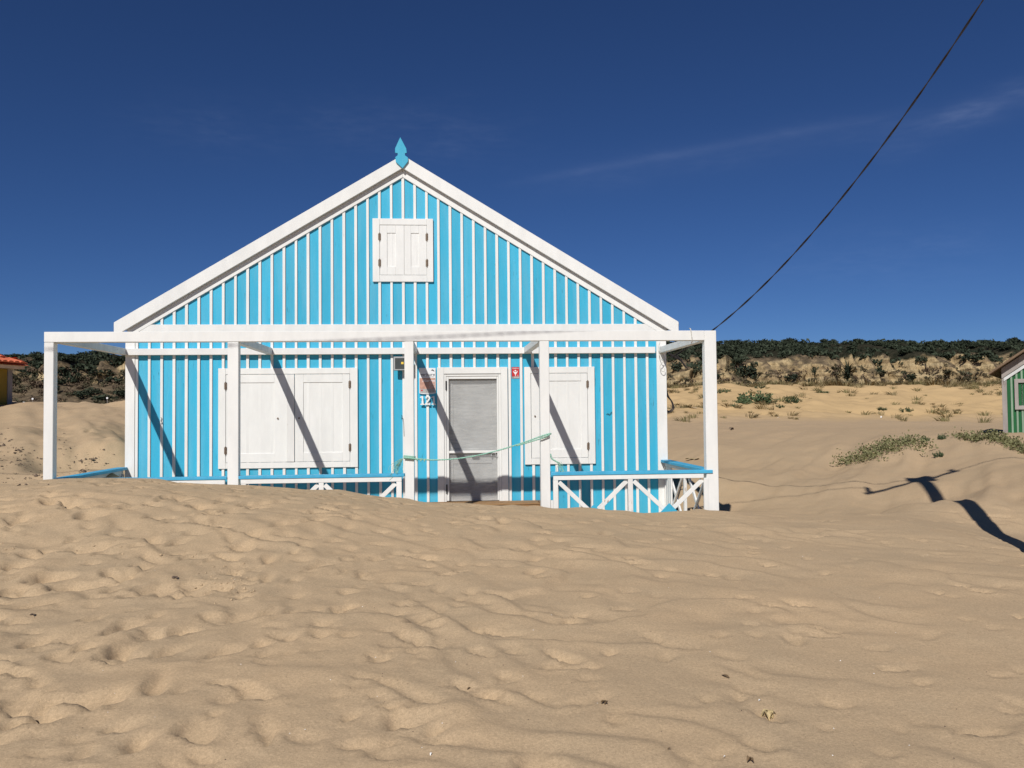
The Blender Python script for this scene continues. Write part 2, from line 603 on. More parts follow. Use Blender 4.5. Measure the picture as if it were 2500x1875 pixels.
# the steep slip face of the dune on the left
for u in (-500, -200, 40, 150, 260):
    dx = 0.0 if u < 100 else -0.4
    ctl(u, 1182, 11.7 + dx)
    ctl(u, 1145, 13.0 + dx)
    ctl(u, 1085, 15.0 + dx)
    ctl(u, 1035, 18.5 + dx)
    ctl(u, 1000, 22.0 + dx)
    ctl(u, 986, 26.0)
    ctl(u, 990, 34.0)
for u in (420, 650):
    ctl(u, 1005, 22.0)
    ctl(u, 988, 26.0)
# the flat to the right of the house
for u, v, d in ((1700, 1238, 12.3), (1850, 1246, 12.3), (2000, 1250, 12.3), (1700, 1160, 15.3), (1850, 1150, 16), (1750, 1090, 20), (1900, 1090, 20),
                (1800, 1045, 28), (2000, 1046, 27), (2200, 1046, 27), (1680, 1029, 34), (1850, 1028, 34), (2100, 1027, 34), (2400, 1027, 35), (2700, 1028, 35),
                (1300, 1030, 34), (900, 1030, 34), (1000, 1090, 25), (1300, 1100, 25)):
    ctl(u, v, d)
# the mound on the right with the creeper along its brow
for u, v, d in ((2060, 1128, 17), (2120, 1108, 17), (2200, 1086, 17), (2330, 1063, 17), (2420, 1075, 15.8), (2500, 1103, 14.4), (2620, 1110, 13.5),
                (2222, 1182, 13.6), (2330, 1134, 14.4), (2150, 1165, 14.6), (2100, 1205, 13.4), (2020, 1220, 13.2), (2290, 1238, 11.9), (2400, 1200, 11.4), (2500, 1200, 10.9), (2420, 1150, 13.0), (2500, 1150, 12.2),
                (2240, 1234, 10.9), (2380, 1224, 10.3), (2500, 1255, 9.6), (2480, 1300, 9.0), (2350, 1290, 9.0), (2650, 1250, 9.8), (2500, 1065, 19.5), (2650, 1060, 20),
                (2300, 1050, 22)):
    ctl(u, v, d)
# the dune beyond
for u, v in ((-400, 0), (200, 0), (700, 0), (1250, 938), (1640, 932), (1740, 926), (1850, 922), (1960, 940), (2080, 940), (2180, 934), (2260, 944), (2350, 938), (2450, 934), (2800, 930)):
    if v:
        ctl(u, v, 58)
        ctl(u, v + 42, 45)
    else:
        p = at(u, 1000, 58)
        raw(p.x, p.y, 1.75)
for x in (-70, -35, 0, 30, 60, 100):
    raw(x, 64, 2.4 if x < 0 else 2.0)
    raw(x, 95, 0.5)
CT = np.array(CTRL)


def tps_fit(P):
    n = len(P)
    d = np.hypot(P[:, None, 0] - P[None, :, 0], P[:, None, 1] - P[None, :, 1])
    K = np.where(d > 0, d * d * np.log(d + 1e-9), 0) + np.eye(n) * 0.02
    A = np.zeros((n + 3, n + 3))
    A[:n, :n] = K
    A[:n, n] = A[n, :n] = 1
    A[:n, n + 1] = A[n + 1, :n] = P[:, 0]
    A[:n, n + 2] = A[n + 2, :n] = P[:, 1]
    return np.linalg.solve(A, np.concatenate([P[:, 2], np.zeros(3)]))


TW = tps_fit(CT)


def tps(x, y):
    sh = x.shape
    x, y = x.ravel(), y.ravel()
    out = np.empty(len(x))
    for i in range(0, len(x), 40000):
        a, b = x[i:i + 40000], y[i:i + 40000]
        d2 = (a[:, None] - CT[None, :, 0]) ** 2 + (b[:, None] - CT[None, :, 1]) ** 2
        k = 0.5 * d2 * np.log(d2 + 1e-12)
        out[i:i + 40000] = k @ TW[:-3] + TW[-3] + TW[-2] * a + TW[-1] * b
    return out.reshape(sh)


CREST_Y = -2.5
cx = np.array([at(u, v, 10.5).x for u, v in CREST])
cz = np.array([at(u, v, 10.5).z for u, v in CREST])
cdz = cz - tps(cx, np.full_like(cx, CREST_Y))


def sstep(a, b, x):
    t = np.clip((x - a) / (b - a), 0, 1)
    return t * t * (3 - 2 * t)


def base_height(x, y):
    # far from the measured ground, flatten out
    yy = np.clip(y, -17, 95)
    xx = np.clip(x, -70, 105)
    z = tps(xx, yy)
    z = np.clip(z, -2.5, 3.0)
    away = np.maximum(np.abs(x) - 90, np.maximum(y - 95, -20 - y))
    z = z * (1 - sstep(0, 60, away)) - 1.0 * sstep(0, 60, away)
    bump = np.interp(x, cx, cdz, left=0, right=0)
    z = z + bump * np.exp(-((y - CREST_Y) / 0.34) ** 2)
    return z


def detail_height(x, y):
    near = 1 - sstep(-3.2, -2.2, y)                 # in front of the veranda
    out = np.zeros_like(x)
    wx = x + 0.35 * fbm(x * 1.1, y * 1.1, 3) * 2
    wy = y + 0.35 * fbm(x * 1.1 + 40, y * 1.1, 5) * 2
    und = fbm(wx * 0.75, wy * 0.9, 21, 3) * 0.045
    leftish = 1 - sstep(-1.5, 3.0, x + 0.25 * (y + 8))
    # wind-combed creases: long gentle backs and short lee faces turned away to the right
    def crease(k, seed, lee, wob):
        ph = (x * 0.58 + y * 0.81) * k + wob * 2 * fbm(x * 0.8, y * 0.8, seed, 3) + 0.5 * fbm(x * 3.1, y * 3.1, seed + 9, 2)
        f = ph - np.floor(ph)
        return np.where(f < 1 - lee, f / (1 - lee), (1 - f) / lee) - 0.5
    def soften(f):
        return f * (1.5 - 2.0 * f * f)
    amp1 = sstep(0.42, 0.66, vnoise(wx * 0.7, wy * 0.9, 33))
    amp2 = sstep(0.45, 0.70, vnoise(wx * 1.3 + 4, wy * 1.6, 35))
    comb_ = soften(crease(1.25, 31, 0.17, 1.5)) * 0.027 * amp1 + soften(crease(2.7, 41, 0.22, 1.8)) * 0.014 * amp2 + (vnoise(wx * 3.4, wy * 5.0, 39) - .5) * 0.005
    lump = fbm(wx * 2.8, wy * 2.8, 51, 4) * (0.010 + 0.026 * leftish)
    brow = 1 - 0.6 * np.exp(-((y + 2.6) / 0.8) ** 2)
    fine = fbm(x * 7.5, y * 7.5, 57, 3) * (0.006 + 0.012 * leftish)
    out += near * brow * (und + comb_ + lump + fine - 0.006)
    # behind: streaks down the slip faces, small unevenness
    back = 1 - near
    left_face = back * (1 - sstep(-4.6, -4.0, x)) * sstep(-1.5, 0.5, y)
    out += left_face * (fbm((2 * x + y) * 0.62, (x - 2 * y) * 0.10, 61, 4) * 0.30 + fbm(x * 2.1, y * 1.4, 63, 4) * 0.10)
    right_flat = back * sstep(4.2, 5.0, x)
    out += right_flat * (fbm((x * 0.75 - y * 0.65) * 1.3, (x * .65 + y * .75) * 0.35, 71, 4) * 0.10 + fbm(x * 1.9, y * 1.9, 73, 3) * 0.03 + fbm((1.5 * x - y) * 1.0, (x + 1.5 * y) * 0.14, 75, 3) * (0.10 + 0.16 * sstep(5.5, 7.5, x) * (1 - sstep(4, 8, y))))
    out += back * sstep(20, 26, y) * (fbm(x * 0.35, y * 0.30, 81, 5, .6) * 0.85)
    return out


def axis(segs):
    v = [segs[0][0]]
    for a, b, step0, step1 in segs:
        x = a
        while x < b - 1e-6:
            t = (x - a) / (b - a)
            st = step0 * (step1 / step0) ** t
            x = min(b, x + st)
            v.append(x)
    return np.array(v)


gx = axis([(-1600, -120, 260, 12), (-120, -14, 6, .30), (-14, -6.6, .25, .05), (-6.6, 7.6, .030, .030), (7.6, 14, .045, .16), (14, 110, .18, 3.5), (110, 1600, 8, 260)])
gy = axis([(-400, -40, 90, 9), (-40, -10.4, 4, .06), (-10.4, -2.0, .027, .030), (-2.0, 4.0, .035, .09), (4, 24, .10, .22), (24, 66, .22, .45), (66, 150, .7, 9), (150, 2500, 12, 400)])
GX, GY = np.meshgrid(gx, gy)
GZ = base_height(GX, GY) + detail_height(GX, GY)


def stamp(px, py, ang, hl, hw, depth, seed):
    """One old footprint: a soft-rimmed hollow with an uneven outline, pressed deeper at one end."""
    R = hl * 2.2
    i0, i1 = np.searchsorted(gx, px - R), np.searchsorted(gx, px + R)
    j0, j1 = np.searchsorted(gy, py - R), np.searchsorted(gy, py + R)
    if i1 - i0 < 2 or j1 - j0 < 2:
        return
    X, Y = GX[j0:j1, i0:i1] - px, GY[j0:j1, i0:i1] - py
    c, s = math.cos(ang), math.sin(ang)
    a = (X * c + Y * s) / hl
    b = (-X * s + Y * c) / hw
    r = np.sqrt(a * a + b * b)
    th = np.arctan2(b, a)
    r1 = rng.Random if False else random.Random(seed)
    r = r / (1 + 0.16 * np.sin(2 * th + r1.uniform(0, 6)) + 0.12 * np.sin(3 * th + r1.uniform(0, 6)))
    # drifted: deepest under the flank nearest the wind and sun, filling up towards the far side
    fill = np.clip(0.5 - 0.5 * (X * 0.50 + Y * 0.86) / (0.5 * (hl + hw)), 0, 1)
    hollow = (1 - sstep(0.62, 1.06, r)) * (0.15 + 0.95 * fill) * (1 + 0.3 * a)
    rim = np.exp(-((r - 1.20) / 0.22) ** 2) * fill
    GZ[j0:j1, i0:i1] += -depth * hollow + depth * 0.22 * rim


# the clearest old footprints, measured in the photograph: (u, v, half length, half width, heading)
MEASURED = ((306, 1533, .12, .075, 1.2), (94, 1567, .10, .06, .8), (385, 1665, .17, .055, 1.75), (240, 1707, .14, .07, .5), (44, 1722, .11, .07, 1.0),
            (79, 1762, .10, .07, .6), (485, 1780, .14, .07, 1.6), (647, 1775, .13, .045, 1.9), (337, 1819, .10, .045, 1.9), (205, 1434, .19, .10, .3), (127, 1412, .15, .09, .3),
            (393, 1438, .15, .10, .4), (485, 1438, .15, .11, 1.9), (297, 1399, .15, .09, 2.2), (22, 1382, .16, .10, .9), (221, 1257, .15, .11, 2.0), (223, 1340, .14, .10, .6),
            (149, 1600, .13, .06, 2.0), (100, 1474, .16, .05, .7), (555, 1587, .12, .06, .9), (288, 1609, .12, .08, 1.4), (616, 1688, .13, .05, 2.3), (370, 1360, .13, .06, 2.2),
            (440, 1320, .13, .06, 1.0), (25, 1282, .14, .08, .5), (165, 1215, .16, .09, .4), (640, 1230, .12, .08, .8), (700, 1225, .15, .10, .5), (1000, 1690, .20, .05, 2.4),
            (1140, 1680, .13, .045, 2.2), (1195, 1690, .12, .04, 2.1), (1045, 1560, .12, .08, 1.6), (1180, 1590, .10, .06, 1.9), (1330, 1710, .13, .04, 2.2), (520, 1510, .10, .05, 2.3), (420, 1590, .11, .06, 1.0))


def onsand(u, v):
    for d in np.arange(2.8, 11.5, 0.02):
        p = at(u, v, float(d))
        j, i = np.searchsorted(gy, p.y), np.searchsorted(gx, p.x)
        if p.z <= GZ[j, i]:
            return p.x, p.y
    return None


def prints():
    k = 0
    for u, v, hl, hw, a in MEASURED:
        q_ = onsand(u, v)
        if q_:
            stamp(q_[0], q_[1], a, hl * 1.15, hw * 1.15, min(0.072, 0.80 * hw) if u < 700 else min(0.045, 0.7 * hw), 9000 + k)
            k += 1
    # well-trodden ground on the left, fewer and fainter prints to the right
    for _ in range(1150):
        x, y = rng.uniform(-6.8, 7.4), rng.uniform(-10.6, -2.9)
        trod = 1.0 if x < -0.8 + 0.18 * (y + 8) else (0.38 if x < 2.2 else 0.12)
        if rng.random() > trod:
            continue
        soft = rng.uniform(0.35, 1.0) * (1.0 if trod == 1.0 else 0.62)
        stamp(x, y, rng.uniform(0, math.pi), rng.uniform(0.07, 0.15), rng.uniform(0.045, 0.090), 0.066 * soft, k)
        k += 1
    for _ in range(1500):                      # the fine dimpling between them, thinning out to the right
        x, y = rng.uniform(-6.8, 7.0), rng.uniform(-10.3, -2.7)
        if rng.random() > (1.0 if x < 0.6 + 0.2 * (y + 8) else (0.42 if x < 3 else 0.18)):
            continue
        stamp(x, y, rng.uniform(0, math.pi), rng.uniform(0.045, 0.085), rng.uniform(0.032, 0.058), rng.uniform(0.010, 0.036), k)
        k += 1
    for _ in range(240):                       # small scuffs
        x, y = rng.uniform(-6.5, 5), rng.uniform(-10.2, -3)
        if rng.random() > (1.0 if x < 0.5 else 0.3):
            continue
        stamp(x, y, rng.uniform(0, math.pi), rng.uniform(0.05, 0.09), rng.uniform(0.03, 0.05), rng.uniform(0.008, 0.022), k)
        k += 1
    for _ in range(90):                        # the dune on the left
        x, y = rng.uniform(-16, -5), rng.uniform(2, 13)
        stamp(x, y, rng.uniform(0, math.pi), rng.uniform(0.14, 0.22), rng.uniform(0.08, 0.12), rng.uniform(0.03, 0.07), k)
        k += 1


prints()
# scour and little drifts round the feet of the veranda posts and balusters
for px_ in (-4.13, -1.96, 0.17, 1.86, 4.0, 1.99, 2.94, 3.92, -0.9, 0.04):
    big = 1.0 if px_ in (-4.13, -1.96, 0.17, 1.86, 4.0) else 0.5
    dx_, dy_ = GX - px_, GY + 2.30
    GZ += big * (-0.030 * np.exp(-((dx_ - .05) ** 2 + (dy_ - .03) ** 2) / 0.018) + 0.030 * np.exp(-((dx_ + .17) ** 2 / .02 + (dy_ + .06) ** 2 / .012)))
ny, nx = GX.shape
me = bpy.data.meshes.new('sand')
me.vertices.add(nx * ny)
me.vertices.foreach_set('co', np.stack([GX, GY, GZ], 2).astype(np.float32).ravel())
ii = (np.arange(ny - 1)[:, None] * nx + np.arange(nx - 1)[None, :]).ravel()
quads = np.stack([ii, ii + 1, ii + 1 + nx, ii + nx], 1).astype(np.int32)
nq = len(quads)
me.loops.add(nq * 4)
me.polygons.add(nq)
me.loops.foreach_set('vertex_index', quads.ravel())
me.polygons.foreach_set('loop_start', np.arange(0, nq * 4, 4, dtype=np.int32))
me.polygons.foreach_set('loop_total', np.full(nq, 4, dtype=np.int32))
me.update(calc_edges=True)
me.shade_smooth()
link('sand', me, SAND, kind='structure')


def ground(x, y):
    i = int(np.clip(np.searchsorted(gx, x) - 1, 0, nx - 2))
    j = int(np.clip(np.searchsorted(gy, y) - 1, 0, ny - 2))
    fx, fy = (x - gx[i]) / (gx[i + 1] - gx[i]), (y - gy[j]) / (gy[j + 1] - gy[j])
    return float((GZ[j, i] * (1 - fx) + GZ[j, i + 1] * fx) * (1 - fy) + (GZ[j + 1, i] * (1 - fx) + GZ[j + 1, i + 1] * fx) * fy)


def hit(u, v, d0=2.6, d1=62.0):
    """Where the sight line through a pixel of the photograph meets the sand."""
    d = d0
    while d < d1:
        p = at(u, v, d)
        if p.z <= ground(p.x, p.y):
            return Vector((p.x, p.y, ground(p.x, p.y)))
        d *= 1.004
    p = at(u, v, d1)
    return Vector((p.x, p.y, ground(p.x, p.y)))

# ------------------------------------------------------------------ the ridge: scrub slope, eroded cliff, wooded top
hx = np.arange(-190, 245, 0.55)
ht = np.linspace(0, 1, 110)
HXg, HT = np.meshgrid(hx, ht)


def buttress(x, t):
    return 1 - np.abs(2 * vnoise(x * 0.19 + 2.2 * fbm(x * .06, t * 2, 120, 2), t * 1.2, 111) - 1)


def ridge(x, t):
    """Ridge surface: x along it, t from its foot (0) over the cliff (0.34..0.62) to far behind the brow (1)."""
    right = sstep(-20, 40, x)
    foot_z = 7.2 + 2.2 * (1 - right) + 1.0 * fbm(x * 0.05, t * 0, 101, 3) * 2
    top_z = 15.6 - 0.8 * (1 - right) + 1.8 * fbm(x * 0.045, t * 0 + 3, 103, 3)
    crown_z = 20.2 + 3.5 * right + 1.3 * fbm(x * 0.022, t * 0 + 9, 105, 3)
    butt = buttress(x, t)                    # buttresses and gullies
    butt2 = 1 - np.abs(2 * vnoise(x * 0.62 + fbm(x * .3, t * 3, 119, 2), t * 2.2, 113) - 1)
    s1 = np.clip(t / 0.34, 0, 1)
    s2 = np.clip((t - 0.34) / 0.28, 0, 1)
    s3 = np.clip((t - 0.62) / 0.38, 0, 1)
    y = 157 + 36 * s1 + 7.5 * s2 + 80 * s3
    z = -1 + (foot_z + 1) * s1 ** 1.15 + (top_z - foot_z) * s2 + (crown_z - top_z) * (1 - (1 - s3) ** 2.2)
    cl = np.sin(np.pi * np.clip((t - 0.26) / 0.44, 0, 1))
    y = y - cl * ((butt - 0.5) * 8.5 + (butt2 - .5) * 3.6)
    z = z + cl * fbm(x * 0.6, t * 5, 115, 3) * 1.6 + (1 - cl) * fbm(x * 0.12, y * 0.12, 117, 4) * 1.6
    z = z - s2 * (1 - s3) * (1 - butt) * 3.0 * (t > 0.45)
    return y, z


HY, HZ = ridge(HXg, HT)
HX = HXg + 1.2 * fbm(HXg * 0.3, HT * 20, 131, 3)
nh, mh = HX.shape
hme = bpy.data.meshes.new('hill')
hme.vertices.add(nh * mh)
hme.vertices.foreach_set('co', np.stack([HX, HY, HZ], 2).astype(np.float32).ravel())
ii = (np.arange(nh - 1)[:, None] * mh + np.arange(mh - 1)[None, :]).ravel()
q = np.stack([ii, ii + 1, ii + 1 + mh, ii + mh], 1).astype(np.int32)
hme.loops.add(len(q) * 4)
hme.polygons.add(len(q))
hme.loops.foreach_set('vertex_index', q.ravel())
hme.polygons.foreach_set('loop_start', np.arange(0, len(q) * 4, 4, dtype=np.int32))
hme.polygons.foreach_set('loop_total', np.full(len(q), 4, dtype=np.int32))
hme.update(calc_edges=True)


def hill_material():
    m = Mat('cliff_and_scrub', 0.95, 0.05)
    co = m.co((1, 1, 1), 'Object', False)
    g = m.n.new('ShaderNodeNewGeometry')
    sep = m.n.new('ShaderNodeSeparateXYZ')
    m.l.new(g.outputs['Normal'], sep.inputs[0])
    pos = m.n.new('ShaderNodeSeparateXYZ')
    m.l.new(co, pos.inputs[0])
    wig = m.noise(co, 0.12, 4.0, 0.6)
    bandv = m.n.new('ShaderNodeMapping')
    bandv.inputs['Scale'].default_value = (0.05, 0.05, 0.9)
    m.l.new(co, bandv.inputs['Vector'])
    strata = m.noise(bandv.outputs[0], 1.0, 4.0, 0.6, 0.4)
    fine = m.noise(co, 1.1, 5.0, 0.65)
    rock = m.ramp(strata, [(0.30, (0.24, 0.168, 0.092)), (0.48, (0.385, 0.285, 0.155)), (0.62, (0.455, 0.355, 0.205)), (0.75, (0.31, 0.22, 0.13))])
    vert = m.n.new('ShaderNodeMapping')
    vert.inputs['Scale'].default_value = (0.9, 0.5, 0.10)
    m.l.new(co, vert.inputs['Vector'])
    streak = m.noise(vert.outputs[0], 1.0, 5.0, 0.65)
    rock = m.mix(0.8, rock, m.ramp(streak, [(0.34, 0.42), (0.52, 1.0), (0.7, 1.12)]), 'MULTIPLY')
    rock = m.mix(0.75, rock, m.ramp(fine, [(0.30, 0.45), (0.55, 1.12)]), 'MULTIPLY')
    soil = m.ramp(m.noise(co, 0.5, 5.0, 0.7), [(0.33, (0.065, 0.053, 0.034)), (0.52, (0.130, 0.098, 0.064)), (0.68, (0.225, 0.165, 0.10))])
    wood = m.ramp(m.noise(co, 0.8, 4.0), [(0.35, (0.016, 0.018, 0.011)), (0.7, (0.05, 0.045, 0.03))])
    steep = m.math('ADD', sep.outputs['Z'], m.math('MULTIPLY', m.math('SUBTRACT', fine, 0.5), 0.55))
    c = m.mix(m.ramp(steep, [(0.63, 0.0), (0.84, 1.0)]), rock, soil)
    high = m.math('ADD', pos.outputs['Z'], m.math('MULTIPLY', m.math('SUBTRACT', wig, 0.5), 8.0))
    c = m.mix(m.ramp(m.math('DIVIDE', high, 30.0), [(0.49, 0.0), (0.525, 1.0)]), c, wood)
    m.color(c)
    m.bump(fine, 0.8, 0.6)
    return m.m


link('hill', hme, hill_material(), kind='structure')


def hillpt(x, t):
    y, z = ridge(np.array([float(x)]), np.array([float(t)]))
    return Vector((float(x), float(y[0]), float(z[0])))


# ------------------------------------------------------------------ foliage prototypes
def cards(n, lobes, size, seed, bend=0.0, tri=False):
    """Many small leaf-clump faces spread through and over a union of ellipsoids."""
    r = np.random.default_rng(seed)
    lobes = np.asarray(lobes, float)
    vol = lobes[:, 3] * lobes[:, 4] * lobes[:, 5]
    pick = r.choice(len(lobes), n, p=vol ** 0.75 / (vol ** 0.75).sum())
    d = r.normal(size=(n, 3))
    d /= np.linalg.norm(d, axis=1, keepdims=True)
    rad = r.random(n) ** 0.30
    c = lobes[pick, :3] + d * rad[:, None] * lobes[pick, 3:6] * (1 + 0.16 * r.normal(size=(n, 1)))
    nrm = d + 0.9 * r.normal(size=(n, 3))
    nrm /= np.linalg.norm(nrm, axis=1, keepdims=True)
    a = np.cross(nrm, r.normal(size=(n, 3)))
    a /= np.linalg.norm(a, axis=1, keepdims=True)
    b = np.cross(nrm, a)
    s = size * r.uniform(0.55, 1.35, size=(n, 1))
    if tri:
        V = np.stack([c - a * s, c + a * s * .8 + b * s * .5, c + b * s - a * s * .2], 1)
        F = np.arange(3 * n).reshape(n, 3)
    else:
        V = np.stack([c - a * s, c - b * s * 0.55, c + a * s, c + b * s * 0.55], 1)
        F = np.arange(4 * n).reshape(n, 4)
    return V.reshape(-1, 3), F


def mesh_from(name, parts):
    """parts: (verts, faces, material); one mesh, several materials."""
    vs, fs, mi, mats = [], [], [], []
    off = 0
    for V, F, m in parts:
        V = np.asarray(V)
        vs.append(V)
        if m not in mats:
            mats.append(m)
        for f in F:
            fs.append([int(i) + off for i in f])
            mi.append(mats.index(m))
        off += len(V)
    me = bpy.data.meshes.new(name)
    me.from_pydata(np.concatenate(vs).tolist(), [], fs)
    for m in mats:
        me.materials.append(m)
    me.polygons.foreach_set('material_index', mi)
    return me


def bm_arrays(bm):
    bm.verts.index_update()
    V = [tuple(v.co) for v in bm.verts]
    F = [[v.index for v in f.verts] for f in bm.faces]
    bm.free()
    return V, F


def tree_mesh(seed, flat):
    r = random.Random(seed)
    lobes = [(0, 0, 2.7 if flat else 2.5, 1.9, 1.9, 1.2 if flat else 1.6)]
    for i in range(r.randint(4, 6)):
        a = r.uniform(0, 6.28)
        d = r.uniform(0.8, 1.8)
        lobes.append((d * math.cos(a), d * math.sin(a), r.uniform(1.9, 3.5), r.uniform(0.7, 1.3), r.uniform(0.7, 1.3), r.uniform(0.5, 0.9)))
    V, F = cards(620, lobes, 0.34, seed)
    b = bmesh.new()
    tube(b, [(0, 0, -1.2), (0.05, 0, 0.6), (0.15, 0.05, 1.6), (0.1, 0.1, 2.6)], [0.22, 0.17, 0.12, 0.06], 5)
    for k in range(3):
        a = k * 2.1 + seed
        tube(b, [(0.1, 0, 1.3), (0.7 * math.cos(a), 0.7 * math.sin(a), 2.1), (1.2 * math.cos(a), 1.2 * math.sin(a), 2.7)], [0.09, 0.06, 0.03], 4)
    tv, tf = bm_arrays(b)
    return mesh_from('tree', [(V, F, TREELEAF), (tv, tf, BARK)])


TREES = [tree_mesh(200 + i, i % 2 == 0) for i in range(7)]


def bush_mesh(seed, mat, n=260, size=0.20):
    r = random.Random(seed)
    lobes = [(0, 0, 0.55, 0.9, 0.9, 0.65)]
    for i in range(4):
        a = r.uniform(0, 6.28)
        lobes.append((0.8 * math.cos(a), 0.8 * math.sin(a), r.uniform(0.3, 0.8), 0.5, 0.5, 0.42))
    V, F = cards(n, lobes, size, seed)
    return mesh_from('bush', [(V, F, mat)])


BUSHES_DARK = [bush_mesh(300 + i, TREELEAF) for i in range(4)]
BUSHES_SCRUB = [bush_mesh(320 + i, SCRUBLEAF if i < 3 else SCRUBDRY, 200, 0.22) for i in range(5)]


def place(name, me, loc, sc, rz, label, cat, group=None, tilt=0.0):
    o = bpy.data.objects.new(name, me)
    C.objects.link(o)
    o.location = loc
    o.scale = sc if hasattr(sc, '__len__') else (sc, sc, sc)
    o.rotation_euler = (rng.uniform(-tilt, tilt), rng.uniform(-tilt, tilt), rz)
    return tag(o, label, cat, group)


# 300 trees of the wood where the photograph looks at it (to the left and to the right of the house)
for k in range(300):
    x = rng.uniform(-132, -76) if k < 98 else rng.uniform(56, 188)
    t = 0.635 + 0.26 * rng.random() ** 1.2
    p = hillpt(x, t)
    s = rng.uniform(0.50, 0.86)
    place('tree', TREES[k % 7], p + Vector((0, 0, -1.1 * s)), (s, s, s * rng.uniform(0.55, 0.80)), rng.uniform(0, 6.28),
          'dark evergreen tree in the wood along the top of the ridge', 'tree', 'trees of the wood along the ridge', 0.08)
# a few taller heads that break the skyline
for u, d_, s, lab in ((1822, 214, 1.3, 'first rounded treetop on the skyline right of the veranda post'),
                      (1893, 216, 1.25, 'second rounded treetop on the skyline right of the veranda post'),
                      (2072, 214, 1.45, 'tallest umbrella-shaped treetop on the right-hand skyline'),
                      (2125, 216, 1.1, 'small treetop just right of the tallest one on the skyline'),
                      (2175, 217, 1.15, 'thin lone treetop near the middle of the right-hand ridge'),
                      (2330, 218, .85, 'treetop on the ridge skyline left of the green cabin'),
                      (95, 214, 1.35, 'treetop on the skyline just left of the left veranda post'),
                      (2, 213, .8, 'treetop on the skyline above the yellow cottage roof')):
    q0 = at(u, 850, d_)
    p = hillpt(q0.x, 0.80)
    place('tree', TREES[int(u) % 7], p + Vector((0, 0, -0.8)), (s * .68, s * .68, s * 0.56), u, lab, 'tree', 'taller trees on the skyline', 0.05)


def merged(name, items, kind='stuff'):
    """Many foliage clumps as one object: items are (mesh, location, scale, rotation)."""
    VV, FF, MI, mats, off = [], [], [], [], 0
    cache = {}
    for me_, loc, sc, rz in items:
        if me_.name not in cache:
            co = np.zeros(len(me_.vertices) * 3)
            me_.vertices.foreach_get('co', co)
            fl = [list(p.vertices) for p in me_.polygons]
            mi_ = [p.material_index for p in me_.polygons]
            cache[me_.name] = (co.reshape(-1, 3), fl, mi_, list(me_.materials))
        co, fl, mi_, ms = cache[me_.name]
        c, s_ = math.cos(rz), math.sin(rz)
        R = np.array([[c, -s_, 0], [s_, c, 0], [0, 0, 1]])
        VV.append((co * np.array(sc)) @ R.T + np.array(loc))
        for m_ in ms:
            if m_ not in mats:
                mats.append(m_)
        idx = [mats.index(m_) for m_ in ms]
        FF += [[i + off for i in f] for f in fl]
        MI += [idx[i] for i in mi_]
        off += len(co)
    me_ = bpy.data.meshes.new(name)
    me_.from_pydata(np.concatenate(VV).tolist(), [], FF)
    for m_ in mats:
        me_.materials.append(m_)
    me_.polygons.foreach_set('material_index', MI)
    return link(name, me_, None, kind=kind)


UNDER = [mesh_from('undergrowth_clump', [(*cards(46, [(0, 0, .5, 1.5, 1.5, .75)], 0.42, 400 + i), TREELEAF)]) for i in range(4)]
items = []
for k in range(1100):
    x = rng.uniform(-140, -70) if k < 390 else rng.uniform(48, 196)
    t = rng.uniform(0.60, 0.80)
    s = rng.uniform(0.7, 1.3)
    items.append((UNDER[k % 4], hillpt(x, t) + Vector((0, 0, -0.2)), (s, s, s), rng.uniform(0, 6.28)))
merged('undergrowth', items)
items = []
for k in range(230):
    x = rng.choice((rng.uniform(-185, -142), rng.uniform(-74, 54), rng.uniform(-74, 54), rng.uniform(198, 240)))
    s = rng.uniform(0.8, 1.3)
    items.append((UNDER[k % 4], hillpt(x, rng.uniform(0.6, 0.86)) + Vector((0, 0, .6)), (s * 2.2, s * 2.2, s * 2.6), rng.uniform(0, 6.28)))
merged('woodland', items)
# low scrub over the slope under the cliff
SMALLSCRUB = [mesh_from('scrub_clump', [(*cards(34, [(0, 0, .3, .9, .9, .5)], 0.26, 440 + i), SCRUBLEAF if i < 2 else SCRUBDRY)]) for i in range(4)]
items = []
for k in range(1500):
    x = rng.uniform(-124, -70) if k < 520 else rng.uniform(48, 178)
    t = rng.uniform(0.10, 0.42) if rng.random() < 0.85 else rng.uniform(0.42, 0.50)
    s = rng.uniform(0.5, 1.4)
    items.append((SMALLSCRUB[k % 4], hillpt(x, t), (s, s, s * 0.9), rng.uniform(0, 6.28)))
for k in range(800):                         # dark scrub fills the gullies between the pale buttresses
    x = rng.uniform(-124, -70) if k < 330 else rng.uniform(48, 178)
    t = rng.uniform(0.34, 0.63)
    if buttress(np.array([x]), np.array([t]))[0] > 0.36:
        continue
    s = rng.uniform(0.5, 1.1)
    items.append(((UNDER if k % 3 == 0 else SMALLSCRUB)[k % 4], hillpt(x, t) - Vector((0, .5, .2)), (s * .8, s * .8, s), rng.uniform(0, 6.28)))
merged('hillside_scrub', items)
